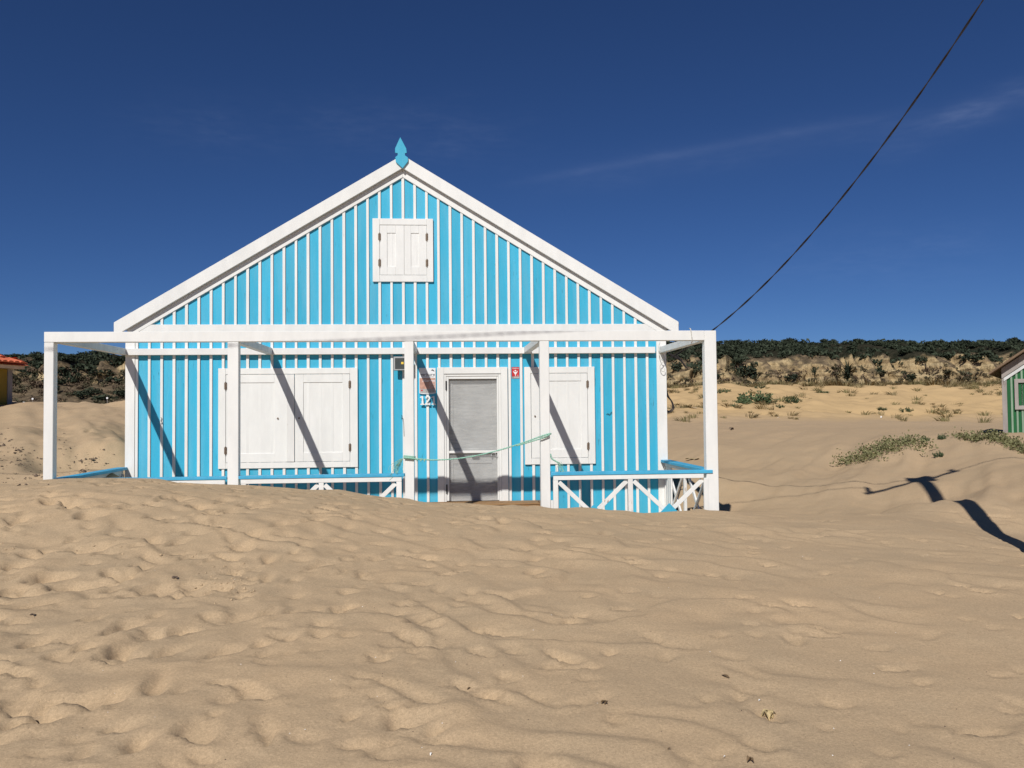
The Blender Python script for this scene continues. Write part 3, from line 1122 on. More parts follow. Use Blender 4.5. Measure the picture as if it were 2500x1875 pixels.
# the dark bushes that stand out on and under the cliff
BUSH = ((1774, 912, 196, 1.5, 1.0, 'small dark bush on bare slope, first right of the veranda post'),
        (1891, 898, 194, 3.0, 2.3, 'big dark bush against the palest cliff block on the right'),
        (1921, 938, 186, 2.3, 1.9, 'dark bush at the dune edge under the big cliff bush'),
        (1997, 917, 189, 1.9, 1.5, 'slanting dark bush between the cliff and the spiky shrub'),
        (2032, 900, 196, 1.8, 2.0, 'upright dark bush in the cliff gap left of the spiky shrub'),
        (1645, 927, 190, 2.0, 1.6, 'low dark bush close beside the right house corner'),
        (1682, 890, 197, 2.0, 2.3, 'dark bush on the cliff seen below the end rafter'),
        (1722, 893, 197, 2.4, 2.8, 'tall dark bush seen just left of the right veranda post'),
        (1770, 880, 199, 2.6, 2.2, 'dark bush high on the cliff, first right of the veranda post'),
        (1842, 858, 201, 2.5, 1.6, 'dark bush at the cliff top above the pale cliff block'),
        (2212, 902, 196, 3.2, 1.6, 'wide dark bush halfway up the cliff right of the spiky shrub'),
        (2225, 941, 184, 3.4, 1.5, 'widest dark bush at the dune edge below the cliff'),
        (2262, 945, 183, 2.8, 1.2, 'right-hand shoulder of dark bush at the dune edge'),
        (2335, 912, 190, 2.6, 1.6, 'dark bush on the eroded cliff left of the green cabin'),
        (2300, 870, 201, 2.2, 1.5, 'dark bush at the cliff top left of the green cabin'),
        (2420, 870, 200, 3.5, 1.8, 'dark bush above the eave of the green cabin'),
        (2440, 905, 192, 2.6, 1.5, 'dark bush behind the eave of the green cabin'),
        (83, 900, 196, 3.6, 1.7, 'big flat dark bush right of the yellow cottage eave'),
        (93, 921, 190, 1.3, 1.2, 'small round dark bush on bare soil right of the yellow cottage'),
        (205, 905, 196, 2.8, 1.6, 'dark bush on the cliff band between post and house corner'),
        (222, 922, 192, 2.2, 1.4, 'dark bush under the cliff between left post and house'),
        (160, 907, 196, 2.8, 1.5, 'dark bush on the cliff just right of the left post'),
        (165, 950, 184, 2.5, 1.5, 'dark bush low on the slope just right of the left post'),
        (140, 958, 182, 2.6, 1.5, 'dark bush low on the slope against the left post'),
        (280, 938, 187, 2.6, 1.6, 'dark bush on the slope against the left house corner'),
        (45, 945, 184, 2.0, 1.8, 'dark bush beside the corner of the yellow cottage'),
        (60, 925, 190, 2.6, 1.8, 'dark bush on the slope behind the yellow cottage corner'),
        (245, 960, 182, 2.8, 1.4, 'dark bush at the dune edge behind the white marker'),
        (200, 968, 180, 3.0, 1.2, 'wide dark bush at the dune edge between post and house'))
for i, (u, v, d_, sx, sz, lab) in enumerate(BUSH):
    p = at(u, v, d_)
    # slide along the sight line on to the slope
    best = min((hillpt(p.x, t) for t in np.linspace(0.05, 0.6, 60)), key=lambda h: abs(h.z + 0.35 * sz - p.z))
    place('bush', BUSHES_DARK[i % 4], Vector((best.x, best.y - 0.4, best.z - 0.1)), (sx * 0.8, sx * 0.7, sz * .85), i * 1.7, lab, 'bush', 'dark bushes about the cliff')
for i in range(90):
    x = rng.uniform(-118, -76) if i < 40 else rng.uniform(56, 165)
    p = hillpt(x, rng.uniform(0.12, 0.47))
    s = rng.uniform(0.6, 1.4)
    place('bush', BUSHES_SCRUB[i % 5], p, (s, s, s * 0.8), rng.uniform(0, 6), 'low brown-olive scrub bush on the slope below the cliff', 'bush', 'scrub bushes below the cliff')
# a spiky palm-like plant in front of the cliff
V, F = [], []
for k in range(130):
    a, e = rng.uniform(0, 6.28), rng.uniform(-0.35, 1.5)
    L = rng.uniform(1.2, 2.3)
    d = Vector((math.cos(a) * math.cos(e), math.sin(a) * math.cos(e), math.sin(e)))
    s_ = d.cross(Vector((0, 0, 1))).normalized() * 0.10
    o_ = Vector((0, 0, 1.6 + rng.uniform(-.9, .6)))
    n0 = len(V)
    mid_ = o_ + d * L * .55 + Vector((0, 0, .12))
    V += [o_ - s_ * .5, o_ + s_ * .5, mid_ + s_, mid_ - s_, o_ + d * L - Vector((0, 0, .25))]
    F += [(n0, n0 + 1, n0 + 2, n0 + 3), (n0 + 3, n0 + 2, n0 + 4)]
pm = mesh_from('spiky_shrub', [(V, F, TREELEAF)])
p = at(2070, 942, 150)
place('spiky_shrub', pm, (p.x, p.y, p.z - .3), (1.25, 1.25, 1.35), 0.4, 'dark spiky palm-like shrub standing below the cliff at the dune top', 'shrub')

# ------------------------------------------------------------------ dune plants
def tuft_mesh(seed, mat, blades=34, h=0.55, spread=0.30, w=0.011):
    r = random.Random(seed)
    V, F = [], []
    for k in range(blades):
        a = r.uniform(0, 6.28)
        rr = r.random() ** .6 * spread
        b = Vector((rr * math.cos(a), rr * math.sin(a), -0.03))
        lean = Vector((math.cos(a) * .45 + .35, math.sin(a) * .45, 1)).normalized()
        L = h * r.uniform(.5, 1.1)
        m_ = b + lean * L * .6
        e = b + lean * L + Vector((math.cos(a) * .12 + .08, math.sin(a) * .12, -.06)) * L * 1.6
        s_ = Vector((-math.sin(a + r.uniform(-1, 1)), math.cos(a), 0)).normalized() * w
        n0 = len(V)
        V += [b - s_, b + s_, m_ + s_ * .8, m_ - s_ * .8, e]
        F += [(n0, n0 + 1, n0 + 2, n0 + 3), (n0 + 3, n0 + 2, n0 + 4)]
    return mesh_from('grass_tuft', [(V, F, mat)])


TUFTS = [tuft_mesh(500 + i, (GRASSDRY, GRASSDRY, GRASSGREEN, GRASSDRY, GRASSGREEN)[i], 44, 0.62, 0.36, 0.02) for i in range(5)]
n = 0
while n < 290:
    d_ = 33.5 + 26 * rng.random() ** 0.8 + 13
    d_ -= 13
    u = rng.uniform(1600, 2480)
    v = 940
    p = at(u, v, d_)
    if p.x < 8:
        continue
    y = p.y
    dens = 0.25 + 0.75 * (d_ - 33.5) / 26
    if rng.random() > dens * (0.25 + 1.5 * float(sstep(0.40, 0.66, vnoise(np.array([p.x * .28]), np.array([y * .22]), 91))[0])):
        continue
    z = ground(p.x, y)
    s = (0.30 + 0.62 * rng.random() ** 1.7) * (1.15 if d_ > 54 else 0.85)
    place('grass_tuft', TUFTS[n % 5], (p.x, y, z), (s * 1.1, s, s * (1.0 if d_ > 52 else 0.8)), rng.uniform(0, 6.28),
          'dry tuft of grass on the sandy dune behind the house', 'grass tuft', 'dry grass tufts over the far dune')
    n += 1
# the continuous fringe of grass along the top of that dune
items = []
for k in range(230):
    u = rng.uniform(1560, 2520)
    d_ = rng.uniform(53, 66)
    p = at(u, 930, d_)
    s = rng.uniform(0.5, 1.05)
    items.append((TUFTS[k % 5], (p.x, p.y, ground(p.x, p.y)), (s * 1.3, s * 1.3, s), rng.uniform(0, 6.28)))
merged('dune_grass', items)
# tall olive clumps where the dune meets the slope
for i, (u, d_, s, lab) in enumerate(((1705, 60, 1.8, 'olive grass clump on the dune crest behind the right veranda post'),
                                     (1755, 61, 2.2, 'olive grass clump on the dune crest just right of the veranda post'),
                                     (1790, 60, 1.7, 'second olive grass clump on the crest right of the veranda post'),
                                     (1870, 62, 1.5, 'olive grass clump on the crest left of the dark dune-edge bush'),
                                     (2025, 60, 2.1, 'large rounded grass clump on the crest left of the spiky shrub'),
                                     (2110, 60, 1.9, 'large grass clump on the crest right of the spiky shrub'),
                                     (2160, 61, 1.7, 'grass clump on the crest left of the widest dark bush'),
                                     (1640, 60, 1.5, 'grass clump on the crest beside the house corner'),
                                     (2310, 61, 1.4, 'grass clump on the crest right of the widest dark bush'),
                                     (2370, 61, 1.5, 'grass clump on the crest nearest the green cabin'))):
    p = at(u, 930, d_)
    place('grass_clump', TUFTS[2 + 2 * (i % 2)], (p.x, p.y, ground(p.x, p.y) - .05), (s * 1.2, s, s * 0.7), i * 1.3, lab, 'grass clump', 'tall grass clumps on the dune crest')


def herb_mesh(seed, mat, stems=26, h=0.5, spread=0.5, leaf=0.05, per=16):
    r = random.Random(seed)
    V, F = [], []
    for k in range(stems):
        a = r.uniform(0, 6.28)
        rr = r.random() ** .5 * spread
        b = Vector((rr * math.cos(a), rr * math.sin(a), 0))
        tip = b + Vector((math.cos(a) * .3 * rr + r.uniform(-.1, .1), math.sin(a) * .3 * rr + r.uniform(-.1, .1), h * r.uniform(.45, 1.05) * (1.1 - .5 * rr / spread)))
        for j in range(per):
            q_ = b.lerp(tip, (j + r.random()) / per) + Vector((r.gauss(0, .03), r.gauss(0, .03), 0))
            d = Vector((r.gauss(0, 1), r.gauss(0, 1), r.gauss(.5, .6))).normalized()
            s_ = d.cross(Vector((r.gauss(0, 1), r.gauss(0, 1), r.gauss(0, 1)))).normalized() * leaf * .42
            L = leaf * r.uniform(.7, 1.5)
            n0 = len(V)
            V += [q_, q_ + d * L * .5 + s_, q_ + d * L, q_ + d * L * .5 - s_]
            F += [(n0, n0 + 1, n0 + 2, n0 + 3)]
    return mesh_from('dune_plant', [(V, F, mat)])


HERBS = [herb_mesh(540 + i, LEAFGREEN, 34, 0.55, 0.5, 0.085, 18) for i in range(3)]
for u, v, s, lab, hh in ((1838, 985, 1.5, 'largest green leafy plant on the sandy dune right of the veranda', 1.15),
                         (1812, 984, .75, 'small green plant at the left foot of the largest dune plant', .9),
                         (1872, 982, .85, 'green plant just right of the largest dune plant', .9),
                         (1939, 984, .95, 'rounder bluish green plant right of the largest dune plant', .9),
                         (1925, 974, .6, 'little green sprig above the rounder bluish green plant', .8),
                         (1902, 995, .6, 'low green sprig left of the rounder bluish green plant', .8),
                         (1790, 992, .55, 'low grey green sprig left of the largest dune plant', .8),
                         (1763, 958, .8, 'grey green plant beside the right veranda post, up the dune', .8),
                         (1857, 948, .6, 'small dark plant high on the dune above the largest plant', .7),
                         (2005, 959, .75, 'flat green plant on the dune, left of the spiky shrub', .45),
                         (1646, 944, .7, 'grey green plant beside the house corner on the dune', .7),
                         (1680, 945, .6, 'grey green plant seen under the veranda rafter on the dune', .7),
                         (2150, 1000, .55, 'pale thin bush on the dune between the tufts', .9),
                         (2215, 1004, .65, 'feathery green plant on the dune left of the green cabin', .9)):
    p = hit(u, v)
    sc = s * max(1.0, (p.y + 13) / 40.0)
    place('dune_plant', HERBS[int(u) % 3], p - Vector((0, 0, .06)), (sc * .95, sc * .8, sc * .8 * hh), u, lab, 'plant')
# the creeper along the brow of the mound on the right
V, F = [], []
path = [(2064, 1126, 17), (2095, 1118, 17), (2130, 1104, 17), (2170, 1090, 17), (2200, 1085, 17), (2236, 1076, 17)]
path2 = [(2335, 1062, 16.8), (2375, 1067, 16.2), (2405, 1072, 15.9), (2435, 1080, 15.5), (2465, 1090, 15.1), (2500, 1103, 14.4), (2560, 1110, 13.8)]
dens = []
for pth, cnt in ((path, 330), (path2, 330)):
    pts = [at(*q_) for q_ in pth]
    for k in range(cnt):
        i = rng.randrange(len(pts) - 1)
        c0 = pts[i].lerp(pts[i + 1], rng.random())
        dens.append((c0.x + rng.gauss(0, .10), c0.y + rng.gauss(-.1, .36 if pth is path else .22)))
for (x, y) in dens:
    z = ground(x, y)
    hgt = rng.uniform(.04, .17)
    for j in range(6):
        q_ = Vector((x + rng.gauss(0, .05), y + rng.gauss(0, .05), z + hgt * rng.random()))
        d = Vector((rng.gauss(0, 1), rng.gauss(0, 1), rng.gauss(.6, .6))).normalized()
        s_ = d.cross(Vector((rng.gauss(0, 1), rng.gauss(0, 1), rng.gauss(0, 1)))).normalized() * .017
        L = rng.uniform(.035, .07)
        n0 = len(V)
        V += [q_, q_ + d * L * .5 + s_, q_ + d * L, q_ + d * L * .5 - s_]
        F += [(n0, n0 + 1, n0 + 2, n0 + 3)]
link('dune_creeper', mesh_from('dune_creeper', [(V, F, LEAFPALE)]), None, kind='stuff')
for u, v, lab in ((2292, 1118, 'tiny lone sprig in the bare sand below the creeper'), (2258, 1078, 'tiny sprig in the gap of the creeper, left one'), (2300, 1074, 'tiny sprig in the gap of the creeper, right one')):
    p = hit(u, v)
    place('sprig', HERBS[0], p, (.16, .16, .22), u, lab, 'plant', 'tiny sprigs on the right-hand mound')

# ------------------------------------------------------------------ the blue and white beach house
HOUSE = thing('beach_house', (0, 3.5, -0.1), 'sky blue beach house with white battens, gable roof and white veranda frame', 'house')
SP = 0.1772                                  # spacing of the battens


def roofz(x, apex=5.16):
    return apex - 0.604 * abs(x)


hb = lambda name, bm, mat, parent=HOUSE, **k: bmobj(name, bm, mat, parent, **k)
ZB = -0.25                                   # boards run down into the sand
DOOR_T = 2.19
for k in range(-22, 22):
    x0, x1 = k * SP, (k + 1) * SP
    if k == -22:
        x0 = -3.94
    if k == 21:
        x1 = 3.88
    zb = DOOR_T if 3 <= k <= 8 else ZB
    dy = rng.uniform(-0.0012, 0.0012)
    b = B()
    prism(b, [(x0, zb), (x1, zb), (x1, roofz(x1)), (x0, roofz(x0))], dy, 0.022 + dy, 0.0015)
    hb('wall_board', b, BLUE)
    if k == 8:
        b = B()
        prism(b, [(1.50, ZB), (x1, ZB), (x1, DOOR_T - .001), (1.50, DOOR_T - .001)], 0, 0.022, 0.0015)
        hb('wall_board', b, BLUE)
for k in range(-22, 22):
    x = k * SP if k > -22 else -3.900
    zb = DOOR_T if 3 <= k <= 8 else ZB
    w = 0.020 + rng.uniform(-0.0015, 0.0015)
    zt = roofz(x, 5.165)
    b = B()
    if k == 0:
        prism(b, [(-w, zb), (w, zb), (w, zt), (0, zt), (-w, zt)], -0.020, -0.001, 0.0025)
    else:
        prism(b, [(x - w, zb), (x + w, zb), (x + w, zt), (x - w, zt)], -0.020 + rng.uniform(-.001, .001), -0.001, 0.0025)
    hb('batten', b, WHITE)
for x0, x1 in ((-4.06, -3.925), (3.868, 4.02)):
    b = B()
    box(b, x0, x1, -0.026, 0.10, ZB, 2.752)
    hb('corner_post', b, WHITE)
b = B()
box(b, -3.858, 3.862, -0.029, -0.001, 2.755, 2.888)
hb('tie_board', b, WHITE_H)
for x0, x1 in ((-4.06, -3.862), (3.866, 4.02)):
    b = B()
    prism(b, [(x0, 2.756), (x1, 2.756), (x1, min(2.886, 5.198 - .604 * abs(x1))), (x0, min(2.886, 5.198 - .604 * abs(x0)))], -0.027, 0.02)
    hb('tie_board', b, WHITE)
for s in (-1, 1):
    b = B()
    prism(b, [(0.0005 * s, 5.12), (0.0005 * s, 5.370), (s * 4.03, 5.370 - .604 * 4.03), (s * 4.03, 2.754), (s * 3.917, 2.754)], -0.033, -0.001)
    hb('rake_trim', b, WHITE_H)
    b = B()
    prism(b, [(0.0005 * s, 5.243), (0.0005 * s, 5.440), (s * 4.20, 5.440 - .6015 * 4.20), (s * 4.20, 2.752), (s * 4.124, 2.752)], -0.098, -0.062)
    hb('bargeboard', b, WHITE_H)
    b = B()
    prism(b, [(0.001 * s, 5.38), (0.001 * s, 5.436), (s * 4.215, 5.436 - .6015 * 4.215), (s * 4.215, 5.38 - .6015 * 4.215)], -0.060, 7.4)
    hb('roof', b, ROOFSHEET)
    b = B()
    box(b, min(s * 4.0, s * 3.93), max(s * 4.0, s * 3.93), 0.10, 7.2, ZB, 2.86)
    hb('side_wall', b, BLUE)
b = B()
prism(b, [(-4, ZB), (4, ZB), (4, 2.86), (0, 5.30), (-4, 2.86)], 7.2, 7.26)
hb('back_wall', b, BLUE)
b = B()
prism(b, [(-.030, 5.704), (.060, 5.53), (.067, 5.463), (.035, 5.463), (.035, 5.425), (.064, 5.408), (.085, 5.395), (.085, 5.335),
          (0.004, 5.230), (-.098, 5.325), (-.105, 5.398), (-.088, 5.412), (-.066, 5.425), (-.066, 5.463), (-.108, 5.463), (-.108, 5.53)], -0.130, -0.100)
hb('finial', b, BLUE, label='sky blue arrow-shaped finial at the roof peak')

# veranda frame
b = B()
box(b, -4.03, 3.835, -0.085, -0.003, 2.435, 2.530)
hb('ledger', b, WHITE_H)
b = B()
box(b, -4.19, 3.922, -2.30, -2.185, 2.443, 2.568, 0.004)
hb('porch_beam', b, WHITE_H)
for i, (x0, x1) in enumerate(((-4.19, -4.078), (-2.031, -1.899), (0.117, 0.230), (1.806, 1.925), (3.924, 4.078))):
    b = B()
    zt = 2.568 if i == 4 else 2.441
    box(b, x0, x1, -2.297, -2.187, -0.35, zt, 0.005)
    hb('porch_post', b, WHITE)
for i, x0 in enumerate((-4.118, -2.020, 0.112, 1.812, 3.912)):
    b = B()
    y1 = -0.004 if i in (0, 4) else -0.087
    box(b, x0, x0 + 0.088, -2.183, y1, 2.439, 2.532, 0.004)
    hb('rafter', b, WHITE_OLD if i < 3 else WHITE)


# railings
def x_brace(rail, xa, xb, zt, zc, y, mat, axis='x', fixed=0.0):
    """An X of two timbers per bay with a sky blue diamond plate over the crossing."""
    zb = 2 * zc - zt
    P = (lambda a, z, dy=0.0: Vector((a, y + dy, z))) if axis == 'x' else (lambda a, z, dy=0.0: Vector((fixed + dy, a, z)))
    side = Vector((1, 0, 0)) if axis == 'x' else Vector((0, 1, 0))
    for (p, q_, o) in ((P(xa, zt, 0.0), P(xb, zb, 0.0), 0), (P(xb, zt, 0.027), P(xa, zb, 0.027), 1)):
        bb = B()
        bar(bb, p, q_, 0.053, 0.024, side.cross((q_ - p).normalized()).cross((q_ - p).normalized()), 0.002)
        hb('brace', bb, mat if o == 0 else rng.choice((mat, WHITE_WORN)), rail)
    bb = B()
    cx_ = (xa + xb) / 2
    h = 0.128
    if axis == 'x':
        prism(bb, [(cx_ - h, zc), (cx_, zc - h), (cx_ + h, zc), (cx_, zc + h)], y - 0.034, y - 0.014, 0.002)
        hb('cover_plate', bb, BLUE, rail)


def rail_front(x0, x1, ztop, thick, posts, xs0, xs1, zc, worn=()):
    bb = B()
    box(bb, x0, x1, -2.312, -2.190, ztop - thick, ztop, 0.004)
    rail = hb('railing', bb, BLUE_RAIL)
    bb = B()
    box(bb, xs0, xs1, -2.302, -2.272, ztop - thick - 0.058, ztop - thick - 0.001)
    hb('rail_board', bb, WHITE_H, rail)
    for i, (a, c) in enumerate(posts):
        bb = B()
        box(bb, a, c, -2.300, -2.262, -0.2, ztop - thick - 0.059)
        hb('baluster', bb, WHITE_WORN if i in worn else WHITE, rail)
    for (a, c) in zip(posts[:-1], posts[1:]):
        x_brace(rail, a[1] + .012, c[0] - .012, ztop - thick - 0.085, zc, -2.288, WHITE)
    return rail


r1 = rail_front(-4.075, -2.035, 0.798, 0.036, ((-4.06, -4.0), (-3.08, -3.02), (-2.12, -2.06)), -4.06, -2.06, 0.26)
r2r = rail_front(-1.895, 0.113, 0.802, 0.038, ((-1.87, -1.81), (-0.935, -0.875), (0.01, 0.075)), -1.872, 0.075, 0.27)
r3 = rail_front(1.930, 4.00, 0.792, 0.042, ((1.960, 2.022), (2.910, 2.972), (3.886, 3.946)), 1.962, 3.884, 0.255, (1,))
for rail, a, c, z0, z1 in ((r3, 3.947, 3.990, .30, .44), (r3, 1.928, 1.959, .30, .44), (r2r, 0.076, 0.115, .28, .42)):
    bb = B()
    box(bb, a, c, -2.296, -2.270, z0, z1)
    hb('spacer', bb, WHITE, rail)
for (xa, xb, inner) in ((-4.165, -4.02, 1), (3.905, 4.05, -1)):
    bb = B()
    box(bb, xa, xb, -2.162, -0.03, 0.758, 0.798, 0.004)
    rail = hb('railing', bb, BLUE_RAIL)
    xc = (xa + xb) / 2
    bb = B()
    box(bb, xc - .016, xc + .016, -2.15, -0.03, 0.70, 0.757)
    hb('rail_board', bb, WHITE, rail)
    ys = (-2.12, -1.10, -0.038)
    for i, y in enumerate(ys):
        bb = B()
        box(bb, xc - .02, xc + .02, y - .03, y + .03, -0.2, 0.699)
        hb('baluster', bb, WHITE_WORN if i == 1 else WHITE, rail)
    for y in (-0.34, -0.235, -0.135):
        bb = B()
        box(bb, xc - .013, xc + .013, y - .042, y + .042, -0.2, 0.698)
        hb('baluster', bb, WHITE, rail)
    for a, c in zip(ys[:-1], ys[1:]):
        x_brace(rail, a + .045, c - .045, 0.675, 0.25, 0, WHITE_WORN, 'y', xc)
# doorstep of planks
b = B()
box(b, 0.16, 2.22, -0.40, -0.372, -0.15, 0.188, 0.003)
step = hb('doorstep', b, STEPWOOD)
for i in range(3):
    b = B()
    y0 = -0.412 + i * 0.128
    box(b, 0.15, 2.23 if i else 2.225, y0, y0 + 0.122, 0.190, 0.214, 0.003)
    hb('plank', b, STEPWOOD, step)
for x in (1.95, 2.20):
    b = B()
    box(b, x - .02, x + .02, -0.371, -0.05, -0.15, 0.188)
    hb('bearer', b, BROWNWOOD, step)
b = B()
box(b, 1.98, 2.10, -0.415, -0.30, 0.216, 0.236)
hb('block', b, BROWNWOOD, step)


# windows
def frame_bm(x0, x1, z0, z1, ix0, ix1, iz0, iz1, yf, yb):
    b = B()
    box(b, x0, ix0, yf, yb, z0, z1)
    box(b, ix1, x1, yf, yb, z0, z1)
    box(b, ix0 + .0008, ix1 - .0008, yf + .0015, yb, iz1, z1 - .001)
    box(b, ix0 + .0008, ix1 - .0008, yf + .0015, yb, z0 + .001, iz0)
    return b


def shutter_bm(x0, x1, z0, z1, px0, px1, pz0, pz1, yf, yb, sink=0.011):
    b = B()
    box(b, x0, px0, yf, yb, z0, z1, .002)
    box(b, px1, x1, yf, yb, z0, z1, .002)
    box(b, px0 + .0006, px1 - .0006, yf + .0012, yb, pz1, z1, .002)
    box(b, px0 + .0006, px1 - .0006, yf + .0012, yb, z0, pz0, .002)
    box(b, px0 - .004, px1 + .004, yf + sink, yb - .001, pz0 - .004, pz1 + .004, 0)
    return b


def hinge(x, z, win, y):
    b = B()
    tube(b, [(x, y, z - .062), (x, y, z + .062)], 0.0085, 8)
    box(b, x - .020, x + .020, y + .003, y + .008, z - .050, z + .050, .001)
    hb('hinge', b, RUST, win)


def knob(x, z, win, y):
    b = B()
    tube(b, [(x, y, z), (x, y + .012, z)], 0.013, 8)
    hb('bolt_head', b, RUST, win)


def window(label, X0, X1, Z0, Z1, IX0, IX1, IZ0, IZ1, shutters, strip, hinges, yf=-0.036):
    win = hb('window', frame_bm(X0, X1, Z0, Z1, IX0, IX1, IZ0, IZ1, yf, -.001), WHITE, HOUSE, label=label)
    for sx0, sx1, p in shutters:
        hb('shutter', shutter_bm(sx0, sx1, IZ0 + .005, IZ1 - .005, *p, yf + .006, -.003), WHITE, win)
    for sx0, sx1 in strip:
        b = B()
        box(b, sx0, sx1, yf - .008, yf + .0055, IZ0 + .006, IZ1 - .006)
        hb('cover_strip', b, WHITE_WORN if sx1 - sx0 > .05 else WHITE, win)
    for x, z in hinges:
        hinge(x, z, win, yf - .004)
    return win


wl_ = window('wide window left of the door, closed by two white shutters', -2.725, -0.687, 0.752, 2.236, -2.618, -0.802, 0.838, 2.147,
             ((-2.613, -1.727, (-2.49, -1.913, 0.972, 2.022)), (-1.612, -0.807, (-1.487, -0.913, 0.976, 2.020))), ((-1.726, -1.618),),
             ((-2.618, 1.975), (-2.618, 1.02), (-0.802, 1.985), (-0.802, 1.045)))
knob(-1.86, 1.49, wl_, -.044)
knob(-1.55, 1.49, wl_, -.044)
wr_ = window('narrow window right of the door, closed by one white shutter', 1.818, 2.897, 0.752, 2.233, 1.915, 2.788, 0.846, 2.138,
             ((1.921, 2.783, (2.060, 2.685, 0.979, 2.018)),), (), ((2.788, 1.965), (2.788, 1.02)))
knob(1.975, 1.485, wr_, -.044)
wg_ = window('small gable window closed by two narrow white shutters', -0.457, 0.452, 3.530, 4.490, -0.353, 0.358, 3.630, 4.393,
             ((-0.348, 0.014, (-0.240, -0.113, 3.760, 4.270)), (0.020, 0.353, (0.117, 0.237, 3.760, 4.270))), (),
             ((-0.353, 4.21), (-0.353, 3.815), (0.358, 4.21), (0.358, 3.815)))

# door
b = B()
box(b, 0.498, 0.600, -0.036, 0.09, 0.20, 2.235)
box(b, 1.462, 1.563, -0.036, 0.09, 0.20, 2.235)
box(b, 0.6008, 1.4612, -0.0345, 0.09, 2.135, 2.234)
casing = hb('door_casing', b, WHITE)
b = B()
box(b, 0.601, 0.632, -0.022, 0.088, 0.20, 2.132)
box(b, 1.424, 1.461, -0.022, 0.088, 0.20, 2.132)
box(b, 0.633, 1.423, -0.0205, 0.088, 2.100, 2.131)
hb('jamb', b, WHITE, casing)
m = Mat('door_grey', 0.7, 0.2)
n1 = m.noise(m.co((3, 3, 22)), 1.0, 4.0, 0.6, 1.2)
n2 = m.noise(m.co((2, 2, 2)), 1.0, 3.0)
m.color(m.mix(0.5, m.ramp(n1, [(0.30, (0.60, 0.60, 0.58)), (0.7, (0.78, 0.78, 0.75))]), m.ramp(n2, [(0.3, 0.80), (0.7, 1.0)]), 'MULTIPLY'))
m.bump(n1, 0.1, 0.003)
DOORGREY = m.m
m = Mat('insect_mesh', 0.8, 0.1)
tr = m.n.new('ShaderNodeBsdfTransparent')
mx = m.n.new('ShaderNodeMixShader')
wv = m.noise(m.co((2.0, 2.0, 17.0), shift=False), 1.0, 3.0, 0.5, 2.6)
wv2 = m.noise(m.co((3.0, 3.0, 6.0), shift=False), 1.0, 3.0, 0.5, 0.8)
dens_ = m.math('ADD', m.math('MULTIPLY', wv, 0.34), m.math('MULTIPLY', wv2, 0.22))
m.l.new(m.math('SUBTRACT', dens_, 0.02), mx.inputs['Fac'])
m.color((0.40, 0.405, 0.40))
m.l.new(tr.outputs[0], mx.inputs[1])
m.l.new(m.b.outputs[0], mx.inputs[2])
m.l.new(mx.outputs[0], m.n['Material Output'].inputs['Surface'])
MESH = m.m
b = B()
box(b, 0.634, 0.671, -0.012, 0.026, 0.222, 2.098)
box(b, 1.400, 1.422, -0.012, 0.026, 0.222, 2.098)
box(b, 0.672, 1.399, -0.0105, 0.026, 2.058, 2.097)
box(b, 0.672, 1.399, -0.0105, 0.026, 0.937, 0.973)
door = hb('door', b, WHITE, label='white framed screen door with grey insect mesh')
b = B()
box(b, 0.672, 1.399, 0.020, 0.022, 0.974, 2.057, 0)
hb('screen', b, MESH, door)
b = B()
box(b, 0.672, 1.399, 0.020, 0.022, 0.222, 0.936, 0)
hb('screen', b, MESH, door)
b = B()
box(b, 0.634, 0.735, 0.068, 0.086, 0.21, 2.10, .002)
box(b, 1.325, 1.422, 0.068, 0.086, 0.21, 2.10, .002)
box(b, 0.7355, 1.3245, 0.0695, 0.086, 1.985, 2.10, .002)
box(b, 0.7355, 1.3245, 0.0695, 0.086, 0.775, 1.0, .002)
box(b, 0.7355, 1.3245, 0.0695, 0.086, 0.21, 0.30, .002)
box(b, 0.730, 1.330, 0.080, 0.087, 0.25, 2.05, 0)
hb('inner_door', b, DOORGREY, door)
b = B()
tube(b, smoothline([(1.02, 0.050, 0.862), (1.10, 0.046, 0.862), (1.13, 0.048, 0.874)], 5), 0.010, 6)
tube(b, [(1.03, 0.05, 0.862), (1.03, 0.07, 0.862)], 0.012, 6)
hb('handle', b, BLACKMETAL, door)
b = B()
box(b, 1.30, 1.318, 0.012, 0.019, 0.88, 0.96, .002)
tube(b, smoothline([(1.31, 0.0, 0.93), (1.36, -0.01, 0.935), (1.375, -0.01, 0.90), (1.395, -.01, .865), (1.41, -.01, .875)], 4), 0.006, 6)
hb('latch', b, GREYMETAL, door)
for z in (1.96, 0.40):
    b = B()
    tube(b, [(0.633, -0.018, z - .07), (0.633, -0.018, z + .07)], 0.012, 8)
    hb('hinge', b, BLACKMETAL, door)
b = B()
box(b, 0.600, 1.462, -0.03, 0.09, 0.170, 0.204, 0.003)
hb('sill', b, STEPWOOD, HOUSE)

# bits of wire still stapled to the house
for nm, pts, mt in (('wire', [(-3.55, -.023, 1.52), (-3.535, -.03, 1.50), (-3.548, -.028, 1.47), (-3.53, -.03, 1.44), (-3.545, -.026, 1.425)], INK),
                    ('wire', [(3.08, -.006, 1.50), (3.10, -.02, 1.515), (3.12, -.012, 1.495), (3.15, -.02, 1.53), (3.16, -.01, 1.54)], INK),
                    ('wire', [(-.04, -.01, 1.52), (-.03, -.03, 1.50), (-.035, -.03, 1.46), (-.01, -.02, 1.455), (0.0, -.02, 1.2)], INK)):
    b = B()
    tube(b, smoothline(pts, 4), 0.004, 5)
    hb(nm, b, mt, HOUSE)

